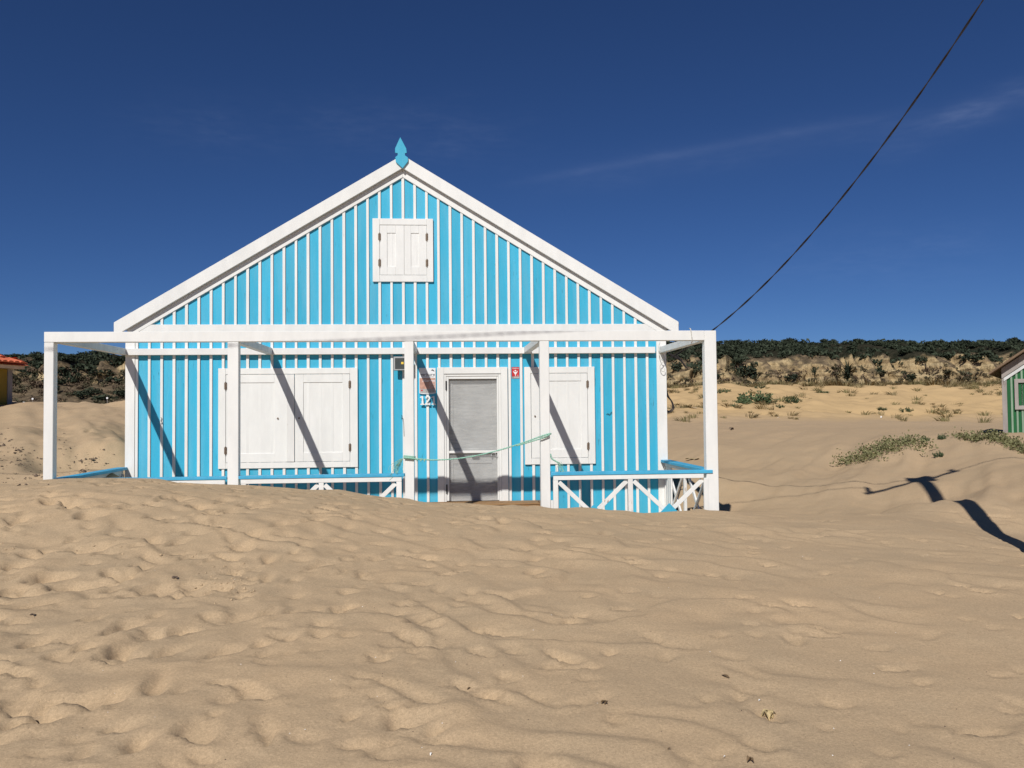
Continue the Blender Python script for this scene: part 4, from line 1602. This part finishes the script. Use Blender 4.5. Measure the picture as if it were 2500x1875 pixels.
# things fixed to the wall: each its own thing
sg = thing('alarm_sign', (0.352, -0.03, 2.03), 'grey and faded orange alarm sign on the wall left of the door', 'sign')
b = B()
pts = [(0.229, 2.228), (0.476, 2.226), (0.478, 1.850), (0.44, 1.838), (0.352, 1.832), (0.265, 1.836), (0.231, 1.846)]
prism(b, pts, -0.032, -0.0215, 0.001)
bmobj('plate', b, SIGNWHITE, sg)
b = B()
prism(b, [(0.236, 2.075), (0.470, 2.075), (0.471, 1.912), (0.237, 1.912)], -0.0337, -0.0325, 0)
bmobj('panel', b, SIGNBROWN, sg)
b = B()
prism(b, [(0.237, 1.911), (0.471, 1.911), (0.472, 1.856), (0.352, 1.842), (0.238, 1.854)], -0.0335, -0.0325, 0)
bmobj('foot_strip', b, SIGNGREY, sg)
lettering('verisure', 0.354, -0.0335, 2.128, 0.222, 0.040, INK, sg, bold=0.006)
lettering('Alarmes, Mais Segurança', 0.354, -0.0335, 2.093, 0.200, 0.015, INK, sg)
lettering('Alarme', 0.372, -0.0345, 2.038, 0.190, 0.042, SIGNWHITE, sg, bold=0.010)
for z, t_ in ((1.998, 'Vigilância'), (1.975, 'Imagens'), (1.952, 'Polícia'), (1.929, 'Segurança')):
    lettering(t_, 0.425, -0.0345, z, 0.082, 0.014, SIGNWHITE, sg)
lettering('www.verisure.pt', 0.393, -0.0345, 1.894, 0.140, 0.012, INK, sg)
lettering('211 149 149', 0.39, -0.0345, 1.875, 0.120, 0.010, INK, sg)
b = B()
prism(b, [(0.255, 1.899), (0.283, 1.899), (0.283, 1.879), (0.255, 1.879)], -0.0347, -0.0336, 0)
bmobj('emblem', b, SIGNRED, sg)
b = B()
prism(b, [(0.407, 2.188), (0.425, 2.206), (0.452, 2.192), (0.458, 2.165), (0.446, 2.178), (0.425, 2.186)], -0.0335, -0.0325, 0)
bmobj('mark', b, INK, sg)

rs = thing('warning_sticker', (1.686, -0.005, 2.15), 'small red warning sign with white funnel figure right of the door', 'sign')
b = B()
box(b, 1.628, 1.746, -0.006, -0.0025, 2.060, 2.235, .0008)
bmobj('plate', b, SIGNRED, rs)
b = B()
prism(b, [(1.630, 2.062), (1.744, 2.062), (1.744, 2.092), (1.630, 2.092)], -0.0072, -0.0063, 0)
bmobj('foot_strip', b, SIGNGREY, rs)
lettering('Vigilância', 1.687, -0.0072, 2.215, 0.098, 0.020, SIGNWHITE, rs, bold=.01)
lettering('24 h', 1.722, -0.0072, 2.108, 0.026, 0.014, SIGNWHITE, rs)
b = B()
prism(b, [(1.655, 2.180), (1.665, 2.162), (1.706, 2.162), (1.716, 2.180), (1.720, 2.165), (1.711, 2.150), (1.692, 2.118), (1.690, 2.096), (1.683, 2.096), (1.681, 2.118), (1.660, 2.150), (1.651, 2.165)], -0.0072, -0.0063, 0)
prism(b, [(1.672, 2.186), (1.686, 2.192), (1.700, 2.186), (1.696, 2.170), (1.676, 2.170)], -0.0072, -0.0063, 0)
bmobj('figure', b, SIGNWHITE, rs)
b = B()
prism(b, [(1.632, 2.088), (1.658, 2.088), (1.658, 2.078), (1.632, 2.078)], -0.0082, -0.0073, 0)
bmobj('mark', b, INK, rs)

nb = thing('house_number', (0.357, -0.035, 1.735), 'white metal house number 121 under the alarm sign', 'house number')


def digit_one(x):
    b = B()
    prism(b, [(x - .030, 1.672), (x + .036, 1.668), (x + .037, 1.684), (x + .018, 1.688), (x + .014, 1.802), (x - .003, 1.803), (x - .034, 1.790), (x - .034, 1.776),
              (x - .006, 1.782), (x - .008, 1.688), (x - .029, 1.686)], -0.052, -0.036, 0.002)
    bmobj('digit', b, DIGITWHITE, nb)


def digit_two(x):
    outer = smoothline([(x - .036, 0, 1.768), (x - .030, 0, 1.796), (x - .004, 0, 1.809), (x + .026, 0, 1.798), (x + .034, 0, 1.768), (x + .018, 0, 1.736), (x - .006, 0, 1.706), (x - .016, 0, 1.690)], 4)
    inner = smoothline([(x - .017, 0, 1.768), (x - .014, 0, 1.782), (x - .002, 0, 1.789), (x + .009, 0, 1.782), (x + .011, 0, 1.764), (x + .000, 0, 1.740), (x - .022, 0, 1.712), (x - .042, 0, 1.688)], 4)
    b = B()
    for i in range(len(outer) - 1):
        q_ = (outer[i], outer[i + 1], inner[i + 1], inner[i])
        t = bmesh.new()
        f0 = [t.verts.new((p.x, -0.052, p.z)) for p in q_]
        f1 = [t.verts.new((p.x, -0.036, p.z)) for p in q_]
        t.faces.new(f0)
        t.faces.new(f1[::-1])
        t.faces.new((f0[0], f0[1], f1[1], f1[0]))
        t.faces.new((f0[3], f0[2], f1[2], f1[3]))
        merge(b, t)
    prism(b, [(x - .042, 1.668), (x - .044, 1.689), (x - .012, 1.694), (x + .006, 1.690), (x + .022, 1.692), (x + .030, 1.706), (x + .038, 1.706), (x + .034, 1.666), (x, 1.674)], -0.0515, -0.0365, 0.0015)
    bmobj('digit', b, DIGITWHITE, nb)


digit_one(0.274)
digit_two(0.358)
digit_one(0.443)

fl = thing('floodlight', (0.0, -0.10, 2.29), 'grey floodlight on the wall, half hidden behind the middle veranda post', 'floodlight')
b = B()
x0, x1, z0, z1 = -0.145, 0.125, 2.185, 2.392
box(b, x0, x1, -0.155, -0.125, z0, z1, 0.008)
bmobj('housing', b, GREYMETAL, fl)
b = B()
box(b, x0 + .022, x1 - .022, -0.1565, -0.150, z0 + .022, z1 - .022, 0.002)
bmobj('gasket', b, BLACKMETAL, fl)
b = B()
box(b, x0 + .030, x1 - .030, -0.159, -0.1545, z0 + .030, z1 - .030, 0.001)
bmobj('glass', b, LAMPGLASS, fl)
b = B()
box(b, -0.032, 0.004, -0.163, -0.1585, 2.278, 2.312, .001)
bmobj('lamp_chip', b, CHIP, fl)
b = B()
for i in range(6):
    xx = x0 + .035 + i * .04
    box(b, xx, xx + .012, -0.124, -0.075, z0 + .02, z1 - .03, .001)
bmobj('heat_sink', b, GREYMETAL, fl)
b = B()
box(b, x0 + .10, x0 + .17, -0.078, -0.024, z0 + .06, z0 + .14, .003)
bmobj('bracket', b, BLACKMETAL, fl)

# the rope across the doorway
YR = -2.315
pts = [(0.10, YR - .01, 1.000), (0.17, YR - .012, 0.995), (0.235, YR - .008, 0.985), (0.33, YR + .01, 0.975), (0.45, YR + .02, 0.966), (0.62, YR + .03, 0.968), (0.80, YR + .03, 0.982), (1.00, YR + .03, 1.012),
       (1.20, YR + .03, 1.055), (1.38, YR + .03, 1.102), (1.55, YR + .02, 1.155), (1.70, YR + .01, 1.205), (1.82, YR - .008, 1.248), (1.925, YR - .012, 1.278)]
rope = thing('rope', (1.0, YR, 1.0), 'thin green rope tied across the doorway between two veranda posts', 'rope')


def twisted(bm, pts, r, pitch, n=10, strands=2, off=None):
    line = smoothline(pts, n)
    off = r * 0.75 if off is None else off
    acc = 0.0
    for s_ in range(strands):
        out = []
        acc = 0.0
        for i, p in enumerate(line):
            if i:
                acc += (line[i] - line[i - 1]).length
            d = (line[min(i + 1, len(line) - 1)] - line[max(i - 1, 0)]).normalized()
            a = d.cross(Vector((0, 0, 1)))
            a = a.normalized() if a.length > .05 else Vector((1, 0, 0))
            c_ = d.cross(a)
            ph = acc / pitch * 2 * math.pi + s_ * 2 * math.pi / strands
            out.append(p + (a * math.cos(ph) + c_ * math.sin(ph)) * off)
        tube(bm, out, r, 5)


b = B()
twisted(b, pts, 0.0065, 0.055, 9)
bmobj('strand', b, ROPE, rope, smooth=True)
b = B()
twisted(b, [(1.50, YR + .03, 1.128), (1.58, YR, 1.150), (1.72, YR - .006, 1.190), (1.84, YR - .014, 1.228), (1.93, YR - .006, 1.272), (1.932, -2.20, 1.27)], 0.006, 0.05, 9)
bmobj('doubled_end', b, ROPE, rope, smooth=True)
b = B()
for k in range(4):
    z = 0.985 + k * .012
    tube(b, smoothline([(0.108, -2.24, z), (0.108, YR + .004, z + .004), (0.17, YR - .003, z - .003), (0.238, YR + .004, z - .010), (0.24, -2.24, z - .012)], 4), 0.006, 5)
for k in range(3):
    c_ = Vector((0.27 + .045 * k, YR + .0, 0.975 - .004 * k))
    tube(b, [c_ + Vector((math.cos(t) * .006, math.sin(t) * .016, math.sin(t * 1.0 + 1) * .016)) for t in np.linspace(0, 6.0, 10)], 0.006, 5)
bmobj('knot', b, ROPE, rope, smooth=True)


def fray(name, base, dirv, n_, L, spread, seed):
    r = random.Random(seed)
    bb = B()
    for k in range(n_):
        d = Vector(dirv).normalized() + Vector((r.gauss(0, spread), r.gauss(0, spread * .6), r.gauss(0, spread)))
        l_ = L * r.uniform(.5, 1.1)
        p0 = Vector(base) + Vector((r.gauss(0, .008), r.gauss(0, .004), r.gauss(0, .008)))
        tube(bb, smoothline([p0, p0 + d * l_ * .4, p0 + d * l_ * .75 + Vector((r.gauss(0, .01), 0, -.02)), p0 + d * l_ + Vector((r.gauss(0, .012), 0, -.05))], 3), 0.0022, 4)
    bmobj(name, bb, ROPE, rope)


fray('frayed_end', (0.085, YR, 0.985), (-.5, 0, -.75), 22, 0.17, 0.24, 3)
b = B()
twisted(b, [(1.932, -2.28, 1.02), (1.945, -2.29, 0.965), (1.985, -2.29, 0.935), (2.04, -2.29, 0.905)], 0.0065, .05, 8)
bmobj('strand', b, ROPE, rope, smooth=True)
fray('frayed_end', (2.035, -2.29, 0.905), (.25, 0, -.7), 14, 0.11, 0.22, 5)

# cables

PZ = 6.78
HK = Vector((4.135, 0.30, 2.362))
ARM_R = Vector((6.42, -6.0, 6.80))


def sagline(a, c, sag, n_=60):
    return [a.lerp(c, i / n_) - Vector((0, 0, 4 * sag * (i / n_) * (1 - i / n_))) for i in range(n_ + 1)]


def cable(name, a, c, sag, r, label, n_=60, pitch=.30):
    b = B()
    twisted(b, sagline(a, c, sag, n_), r, pitch, 4, 2, r * .95)
    return bmobj(name, b, CABLE, None, label, 'cable', smooth=True)


cable('power_cable', HK, ARM_R, 0.70, 0.0065, 'black twisted power cable rising from the house corner across the sky', 90, .85)
cable('power_cable', Vector((4.85, -6.1, 6.36)), Vector((-17.9, -6.1, 6.24)), 0.47, 0.006, 'black cable strung from the pole past the front of the house')
cable('power_cable', ARM_R, Vector((30, -1.0, 6.9)), 0.5, 0.009, 'black cable leading away to the right from the pole')
lp = thing('cable_loop', (4.05, 0.1, 1.9), 'loops of black cable hanging behind the right house corner', 'cable')
for k in range(3):
    b = B()
    o_ = .012 * k
    tube(b, smoothline([(4.04, 0.16, 2.36), (4.035 + o_, 0.16, 2.0), (4.06 + o_, 0.16, 1.80), (4.135 + o_, 0.17, 1.70 - o_), (4.155 + o_, 0.17, 1.60 - o_), (4.10, 0.16, 1.545 - o_), (4.03, 0.15, 1.57)], 6), 0.007, 6)
    bmobj('loop', b, CABLE, lp, smooth=True)
bk = thing('cable_bracket', (4.15, 0.1, 2.4), 'dark iron cable bracket sticking out behind the right end rafter', 'bracket')
b = B()
bar(b, (4.03, 0.22, 2.50), (4.36, 0.30, 2.33), .03, .012, (0, 0, 1))
bmobj('arm', b, CABLE, bk)
b = B()
bar(b, (4.27, 0.28, 2.42), (4.43, 0.30, 2.22), .035, .02, (0, 1, 0))
bmobj('insulator', b, CABLE, bk)
ww = thing('pale_wire', (3.9, -0.1, 2.4), 'pale wire looped and curled on the white corner post under the rafter', 'wire')
b = B()
tube(b, smoothline([(3.905, -.09, 2.60), (3.88, -.10, 2.50), (3.885, -.11, 2.42), (3.92, -.12, 2.33), (3.955, -.10, 2.315), (3.94, -.10, 2.285), (3.905, -.09, 2.24), (3.91, -.09, 2.18), (3.945, -.09, 2.150), (3.975, -.09, 2.165), (3.972, -.09, 2.20)], 6), 0.0045, 6)
bmobj('curl', b, WIRE, ww, smooth=True)
b = B()
tube(b, smoothline([(4.01, -.10, 2.545), (3.965, -.13, 2.53), (3.93, -.12, 2.45), (3.945, -.115, 2.40), (3.98, -.1, 2.30)], 6), 0.006, 6)
bmobj('hook', b, WIRE, ww, smooth=True)
wt = thing('wire_tie', (3.7, -2.3, 2.5), 'pale wire tie slung over the right end of the front beam', 'wire')
b = B()
tube(b, smoothline([(3.745, -2.24, 2.60), (3.742, -2.31, 2.585), (3.752, -2.312, 2.50), (3.762, -2.309, 2.44), (3.765, -2.25, 2.41)], 6), 0.006, 6)
bmobj('wire', b, WIRE, wt, smooth=True)

# the pole standing outside the picture on the right; its shadow lies on the sand
PX = 5.77
zg = ground(PX, -6.1)
pole = thing('utility_pole', (PX, -6.1, zg), 'grey timber utility pole with crossarm and switch box beside the veranda sand', 'utility pole')
b = B()
tube(b, [(PX, -6.1, zg - .6), (PX, -6.1, 3.0), (PX, -6.1, PZ)], [0.115, 0.105, 0.095], 14)
bmobj('shaft', b, POLEWOOD, pole, smooth=True)
b = B()
box(b, 5.62, 5.96, -6.24, -5.96, PZ - .42, PZ + .04, .01)
bmobj('switch_box', b, GREYMETAL, pole)
b = B()
bar(b, (4.77, -6.1, 6.02), (6.52, -6.0, 6.76), .075, .06, (0, 0, 1))
bmobj('crossarm', b, POLEWOOD, pole)
for p in (Vector((4.85, -6.1, 6.20)), ARM_R):
    b = B()
    tube(b, [p + Vector((0, 0, -.10)), p + Vector((0, 0, .0)), p + Vector((0, 0, .08)), p + Vector((0, 0, .18))], [.03, .05, .035, .05], 10)
    bmobj('insulator', b, CONCRETE, pole)

# ------------------------------------------------------------------ the green cabin on the right
GY_ = 6.0                                    # its front wall
gd = GY_ + 13.0
cab0 = at(2445, 905, gd)
gx0 = cab0.x
ez = at(2445, 908, gd).z
gz0 = at(2445, 1085, gd).z - 0.6
GW = 4.6
gap = 0.70
gxm = gx0 + GW / 2
CABIN = thing('green_cabin', (gxm, GY_ + 2.5, gz0), 'green boarded beach cabin with grey trim on the right-hand mound', 'cabin')
gt = lambda x: ez + 0.06 + gap * (GW / 2 - abs(x - gxm))
gb_ = lambda name, b, mat, par=CABIN, **k: bmobj(name, b, mat, par, **k)
px = (cab0 - at(2455, 905, gd)).length / 10.0          # metres per pixel there
x = gx0 + 0.09
k = 0
while x < gx0 + GW - .1:
    x1 = min(x + 0.104, gx0 + GW - .09)
    b = B()
    prism(b, [(x, gz0), (x1, gz0), (x1, gt(x1)), (x, gt(x))], GY_, GY_ + .03, .0015)
    gb_('wall_board', b, GREEN)
    b = B()
    prism(b, [(x1 - .02, gz0), (x1 + .02, gz0), (x1 + .02, gt(x1 + .02)), (x1 - .02, gt(x1 - .02))], GY_ - .022, GY_ - .001, .002)
    gb_('batten', b, PALE_GREEN)
    x = x1
for xa in (gx0, gx0 + GW - .095):
    b = B()
    box(b, xa, xa + .10, GY_ - .03, GY_ + .12, gz0, ez - .05)
    gb_('corner_post', b, GREYWOOD)
for s in (-1, 1):
    e = gxm + s * GW / 2
    b = B()
    prism(b, [(gxm + s * .001, ez + .10 + gap * GW / 2), (gxm + s * .001, ez - .14 + gap * GW / 2), (e, ez - .16), (e, ez + .08)], GY_ - .05, GY_ - .024)
    gb_('bargeboard', b, GREYWOOD)
    b = B()
    prism(b, [(gxm + s * .001, ez - .155 + gap * GW / 2), (gxm + s * .001, ez - .235 + gap * GW / 2), (e - s * .04, ez - .225), (e - s * .04, ez - .145)], GY_ - .045, GY_ - .023)
    gb_('rake_trim', b, WHITE_OLD)
    b = B()
    eo = gxm + s * (GW / 2 + .24)
    prism(b, [(gxm + s * .001, ez + .20 + gap * GW / 2), (gxm + s * .001, ez + .12 + gap * GW / 2), (eo, ez + .10 - gap * .24), (eo, ez + .15 - gap * .24)], GY_ - .30, GY_ + 5.2)
    gb_('roof', b, BROWNWOOD)
    b = B()
    xa, xb = sorted((e, e - s * .05))
    box(b, xa, xb, GY_ + .12, GY_ + 5, gz0, ez)
    gb_('side_wall', b, GREEN)
b = B()
prism(b, [(gx0, gz0), (gx0 + GW, gz0), (gx0 + GW, ez), (gxm, ez + gap * GW / 2), (gx0, ez)], GY_ + 5, GY_ + 5.05)
gb_('back_wall', b, GREEN)
wx0, wz1 = at(2471, 926, gd).x, at(2471, 926, gd).z
wz0 = at(2471, 1000, gd).z
gw = gb_('window', frame_bm(wx0, wx0 + .95, wz0, wz1, wx0 + .075, wx0 + .875, wz0 + .09, wz1 - .09, GY_ - .065, GY_ - .001), GREYWOOD)
b = B()
box(b, wx0 + .076, wx0 + .474, GY_ - .022, GY_ - .002, wz0 + .092, wz1 - .092)
gb_('shutter', b, GREEN, gw)
b = B()
box(b, wx0 + .477, wx0 + .874, GY_ - .022, GY_ - .002, wz0 + .092, wz1 - .092)
gb_('shutter', b, GREEN, gw)

TH = math.radians(38.0)                      # it faces the camera side, its left wall turned away
c_, s_ = math.cos(TH), math.sin(TH)
v_ = Vector((gx0 - gxm, GY_ - (GY_ + 2.5), 0))
rot_v = Vector((c_ * v_.x + s_ * v_.y, -s_ * v_.x + c_ * v_.y, 0))
CABIN.rotation_euler = (0, 0, -TH)
CABIN.location = Vector((gx0, GY_, gz0)) - rot_v

# ------------------------------------------------------------------ the yellow cottage on the far left
cc = at(27, 985, 24.0)                       # foot of its near visible corner
ez = at(27, 893, 24.0).z
dirw = Vector((0.20, 0.98, 0)).normalized()   # along the visible wall, away from us
nrmw = Vector((0.98, -0.20, 0)).normalized()  # out of the visible wall
L_, D_ = 6.0, 5.5
zb = cc.z - 1.2
YEL = thing('yellow_cottage', (cc - dirw * L_ / 2 - nrmw * D_ / 2).to_tuple()[:2] + (zb,), 'mustard yellow cottage with an orange tiled hip roof at the far left', 'cottage')


def wp(a, o, z):
    """a metres back along the wall from its far corner, o metres out of the wall."""
    p = cc - dirw * a + nrmw * o
    return Vector((p.x, p.y, z))


def slab(bm, pts):
    v = [bm.verts.new(p) for p in pts]
    bm.faces.new(v)
    return v


def wallbox(bm, a0, a1, o0, o1, z0, z1):
    t = bmesh.new()
    vs = [t.verts.new(wp(a, o, z)) for z in (z0, z1) for a, o in ((a0, o0), (a1, o0), (a1, o1), (a0, o1))]
    for f in ((0, 1, 2, 3), (4, 5, 6, 7), (0, 1, 5, 4), (1, 2, 6, 5), (2, 3, 7, 6), (3, 0, 4, 7)):
        t.faces.new([vs[i] for i in f])
    merge(bm, t)


b = B()
wallbox(b, 0.16, L_, -.10, 0, zb, ez - .10)
bmobj('wall', b, MUSTARD, YEL)
b = B()
wallbox(b, 0, L_, -D_, -D_ + .1, zb, ez - .1)
wallbox(b, 0, .1, -D_ + .101, -.101, zb, ez - .1)
wallbox(b, L_ - .1, L_, -D_ + .101, -.101, zb, ez - .1)
bmobj('back_wall', b, MUSTARD, YEL)
b = B()
wallbox(b, -0.02, 0.155, -.12, 0.02, zb, ez - .11)
bmobj('corner_post', b, GREYWOOD, YEL)
b = B()
wallbox(b, -.22, L_ + .22, -D_ - .22, .22, ez - .09, ez + .0)
bmobj('eaves_board', b, CREAM, YEL)
# hip roof: a plain core and separate tiles on the two slopes that face us
OV = 0.30
pitch = 0.42
RH = pitch * (D_ / 2 + OV)
ridge0, ridge1 = D_ / 2, L_ - D_ / 2
A = [wp(-OV, OV, ez + .01), wp(L_ + OV, OV, ez + .01), wp(L_ + OV, -D_ - OV, ez + .01), wp(-OV, -D_ - OV, ez + .01)]
R0, R1 = wp(ridge0, -D_ / 2, ez + RH), wp(max(ridge1, ridge0 + .2), -D_ / 2, ez + RH)
b = B()
va = [b.verts.new(p) for p in A]
r0, r1_ = b.verts.new(R0), b.verts.new(R1)
for f in ((va[0], va[1], r1_, r0), (va[1], va[2], r1_), (va[2], va[3], r0, r1_), (va[3], va[0], r0), (va[3], va[2], va[1], va[0])):
    b.faces.new(f)
roof_o = bmobj('roof', b, ROOFTILE, YEL)
tv, tf = [], []
NS = 6
for j, yy in enumerate((0.0, 0.42)):
    for i in range(NS + 1):
        a = math.pi * i / NS
        tv.append((-0.115 * math.cos(a), yy, 0.062 * math.sin(a) + (0.05 if j == 0 else 0.0)))
for i in range(NS):
    tf.append((i, i + 1, NS + 2 + i, NS + 1 + i))
tf.append(tuple(range(NS + 1)))
tile_me = bpy.data.meshes.new('roof_tile')
tile_me.from_pydata(tv, [], tf)
tile_me.materials.append(ROOFTILE)


def tile_slope(e0, e1, r_a, r_b, count):
    """Tiles in courses between the eave e0-e1 and the ridge r_a-r_b."""
    ux = (e1 - e0).normalized()
    mid_e, mid_r = (e0 + e1) / 2, (r_a + r_b) / 2
    uy = (mid_r - mid_e)
    uy = (uy - ux * uy.dot(ux))
    H_ = uy.length
    uy.normalize()
    uz = ux.cross(uy).normalized()
    if uz.z < 0:
        uz = -uz
    n_ = 0
    rows = int(H_ / 0.36)
    for j in range(rows):
        f = (j * .36 + .1) / H_
        a0, a1 = e0.lerp(r_a, f), e1.lerp(r_b, f)
        Lr = (a1 - a0).length
        for i in range(int(Lr / .225)):
            if n_ >= count:
                return
            p = a0 + (a1 - a0).normalized() * (.1 + i * .225) - uy * .13 + uz * .012
            o = bpy.data.objects.new('roof_tile', tile_me)
            C.objects.link(o)
            o.parent = roof_o
            R = Matrix((ux, uy, uz)).transposed().to_4x4()
            o.matrix_local = Matrix.Translation(p - ORG[roof_o.name]) @ R
            n_ += 1


tile_slope(A[1], A[0], R1, R0, 150)
tile_slope(A[0], A[3], R0, R0, 60)

# ------------------------------------------------------------------ small things on the sand
for i, (u, v, d_, h, lab) in enumerate(((262, 972, 34, .38, 'tiny white marker on a stick at the dune top, right of the left post'),
                                        (80, 974, 34, .30, 'tiny white marker at the dune top between cottage and left post'),
                                        (59, 984, 27, .10, 'low white post top at the dune edge right of the cottage'))):
    p = at(u, v, d_)
    t = thing('marker_post', (p.x, p.y, p.z - h), lab, 'marker')
    b = B()
    tube(b, [(p.x, p.y, p.z - h - .4), (p.x, p.y, p.z)], .010, 6)
    bmobj('stick', b, GREYWOOD, t)
    b = B()
    prism(b, [(p.x - .032, p.z - .03), (p.x + .032, p.z - .03), (p.x + .040, p.z + .03), (p.x - .026, p.z + .036)], p.y - .03, p.y - .017, .003)
    bmobj('plate', b, SIGNWHITE, t)


def litter(name, u, v, size, mat, label, cat, n_=3, flat=.25, seed=0, long=1.0):
    """A small curled scrap lying on the sand."""
    p = hit(u, v)
    r = random.Random(seed + int(u))
    b = B()
    for k in range(n_):
        a = r.uniform(0, 6.28)
        c_ = p + Vector((r.gauss(0, size * .25), r.gauss(0, size * .25), size * .05)) if n_ > 1 else p + Vector((0, 0, .002))
        d = Vector((math.cos(a), math.sin(a), r.uniform(-.1, flat)))
        s_ = d.cross(Vector((0, 0, 1))).normalized() * size * r.uniform(.16, .3)
        L = size * r.uniform(.6, 1.0) * long
        vs = []
        for j in range(5):
            t_ = j / 4
            wdt = math.sin(math.pi * (0.08 + .86 * t_)) + .05
            zz = Vector((0, 0, math.sin(t_ * 3.1) * size * flat))
            vs.append((b.verts.new(c_ + d * L * (t_ - .5) - s_ * wdt + zz + Vector((0, 0, .15 * size * flat))), b.verts.new(c_ + d * L * (t_ - .5) + zz), b.verts.new(c_ + d * L * (t_ - .5) + s_ * wdt + zz + Vector((0, 0, .2 * size * flat)))))
        for j in range(4):
            for m_ in (0, 1):
                b.faces.new((vs[j][m_], vs[j][m_ + 1], vs[j + 1][m_ + 1], vs[j + 1][m_]))
    return bmobj(name, b, mat, None, label, cat)


litter('dry_leaf', 1771, 1653, .062, DRYLEAF, 'single curled brown leaf on the sand, upper left of the dry plant clump', 'leaf', 1, .12, 3)
litter('plant_scrap', 1874, 1752, .042, STRAW, 'crumpled dry yellow plant clump lying on the near sand', 'plant scrap', 14, .6, 4)
litter('dry_leaf', 1634, 1832, .026, DRYLEAF, 'small dark brown leaf near the bottom edge of the sand', 'leaf', 1, .2, 5)
litter('twig', 1824, 1862, .035, DRYLEAF, 'dark twig with a seed head at the very bottom of the sand', 'twig', 3, .5, 6)
litter('plant_scrap', 1475, 1722, .028, DRYLEAF, 'small crumbled brown plant scrap in the middle of the near sand', 'plant scrap', 5, .5, 7)
litter('dry_leaf', 1145, 1685, .022, DRYLEAF, 'tiny round brown leaf on the sand left of the crumbled scrap', 'leaf', 1, .3, 8)
litter('shell', 1855, 1713, .017, SHELL, 'small white shell just above the dry yellow plant clump', 'shell', 1, .4, 9)
litter('shell', 1770, 1853, .015, SHELL, 'small white shell near the bottom edge beside the dark twig', 'shell', 1, .4, 10)
litter('shell', 1052, 1847, .015, SHELL, 'small white shell near the bottom centre of the sand', 'shell', 1, .4, 11)
litter('driftwood', 1690, 997, .55, SHELL, 'pale flat piece of driftwood on the sand right of the house', 'driftwood', 1, .05, 12, 1.3)
litter('litter_scrap', 1901, 1021, .10, SHELL, 'small white scrap on the dune below the green plants', 'litter', 1, .4, 13)
litter('litter_scrap', 2152, 1022, .14, SHELL, 'white scrap at the foot of the dune beneath a dry tuft', 'litter', 1, .6, 14)
litter('seaweed', 85, 1506, .045, CLODM, 'small dark seaweed scrap on the left foreground sand', 'seaweed', 2, .15, 15)
litter('seaweed', 436, 1412, .06, CLODM, 'dark folded seaweed scrap left of the crusty sand crumbs', 'seaweed', 2, .2, 16)
litter('seaweed', 1786, 1050, .14, CLODM, 'two dark plant scraps on the flat sand right of the veranda', 'seaweed', 4, .5, 17)
litter('plant_scrap', 1690, 1122, .22, STRAW, 'brownish plant scrap by the right-hand side railing', 'plant scrap', 4, .08, 18)

# crumbs, twig bits and shell flecks nobody would count
V, F = [], []


def crumb(p, s, r):
    n0 = len(V)
    k = 5
    for i in range(k):
        a = i * 6.283 / k + r.uniform(-.3, .3)
        V.append(p + Vector((math.cos(a) * s * r.uniform(.6, 1.2), math.sin(a) * s * r.uniform(.6, 1.2), r.uniform(-.2, .25) * s)))
    V.append(p + Vector((r.gauss(0, .2) * s, r.gauss(0, .2) * s, s * r.uniform(.5, 1.1))))
    for i in range(k):
        F.append((n0 + i, n0 + (i + 1) % k, n0 + k))


rr = random.Random(5)
for u, v, su, sv, n_, s in ((555, 1425, 45, 22, 40, .012), (270, 1355, 60, 10, 10, .012), (445, 1355, 20, 6, 8, .010), (20, 1340, 20, 10, 8, .014)):
    for k in range(n_):
        p = hit(min(2480, max(4, rr.gauss(u, su))), rr.gauss(v, sv))
        crumb(p, s * rr.uniform(.4, 1.4), rr)
sand_crumbs = link('sand_crumbs', mesh_from('sand_crumbs', [(V, F, SAND)]), None, kind='stuff')
V, F = [], []
for u, v, su, sv, n_, s in ((25, 1095, 22, 22, 40, .045), (55, 1128, 26, 16, 70, .035), (75, 1160, 26, 10, 40, .03), (160, 1095, 10, 14, 18, .05), (215, 1130, 26, 12, 60, .035), (190, 1150, 34, 8, 50, .03),
                            (70, 1185, 30, 6, 6, .03)):
    for k in range(n_):
        p = hit(min(300, max(2, rr.gauss(u, su))), min(1184, rr.gauss(v, sv)))
        sz = s * min(1.6, math.exp(rr.gauss(-1.25, .65)))
        for q_ in range(rr.randint(1, 4)):
            crumb(p + Vector((rr.gauss(0, sz * .8), rr.gauss(0, sz * .8), rr.gauss(0, sz * .15))), sz * rr.uniform(.4, 1.1), rr)
for k in range(85):
    u, v = rr.uniform(0, 2500), 1240 + 630 * rr.random()
    p = hit(u, v)
    crumb(p, rr.uniform(.0022, .005), rr)
link('seaweed_crumbs', mesh_from('seaweed_crumbs', [(V, F, CLODM)]), None, kind='stuff')
V, F = [], []
for k in range(45):
    u, v = rr.uniform(0, 2500), 1250 + 620 * rr.random()
    crumb(hit(u, v), rr.uniform(.002, .0045), rr)
link('shell_flecks', mesh_from('shell_flecks', [(V, F, SHELL)]), None, kind='stuff')

print('objects', len(S.objects), 'control points', len(CTRL))
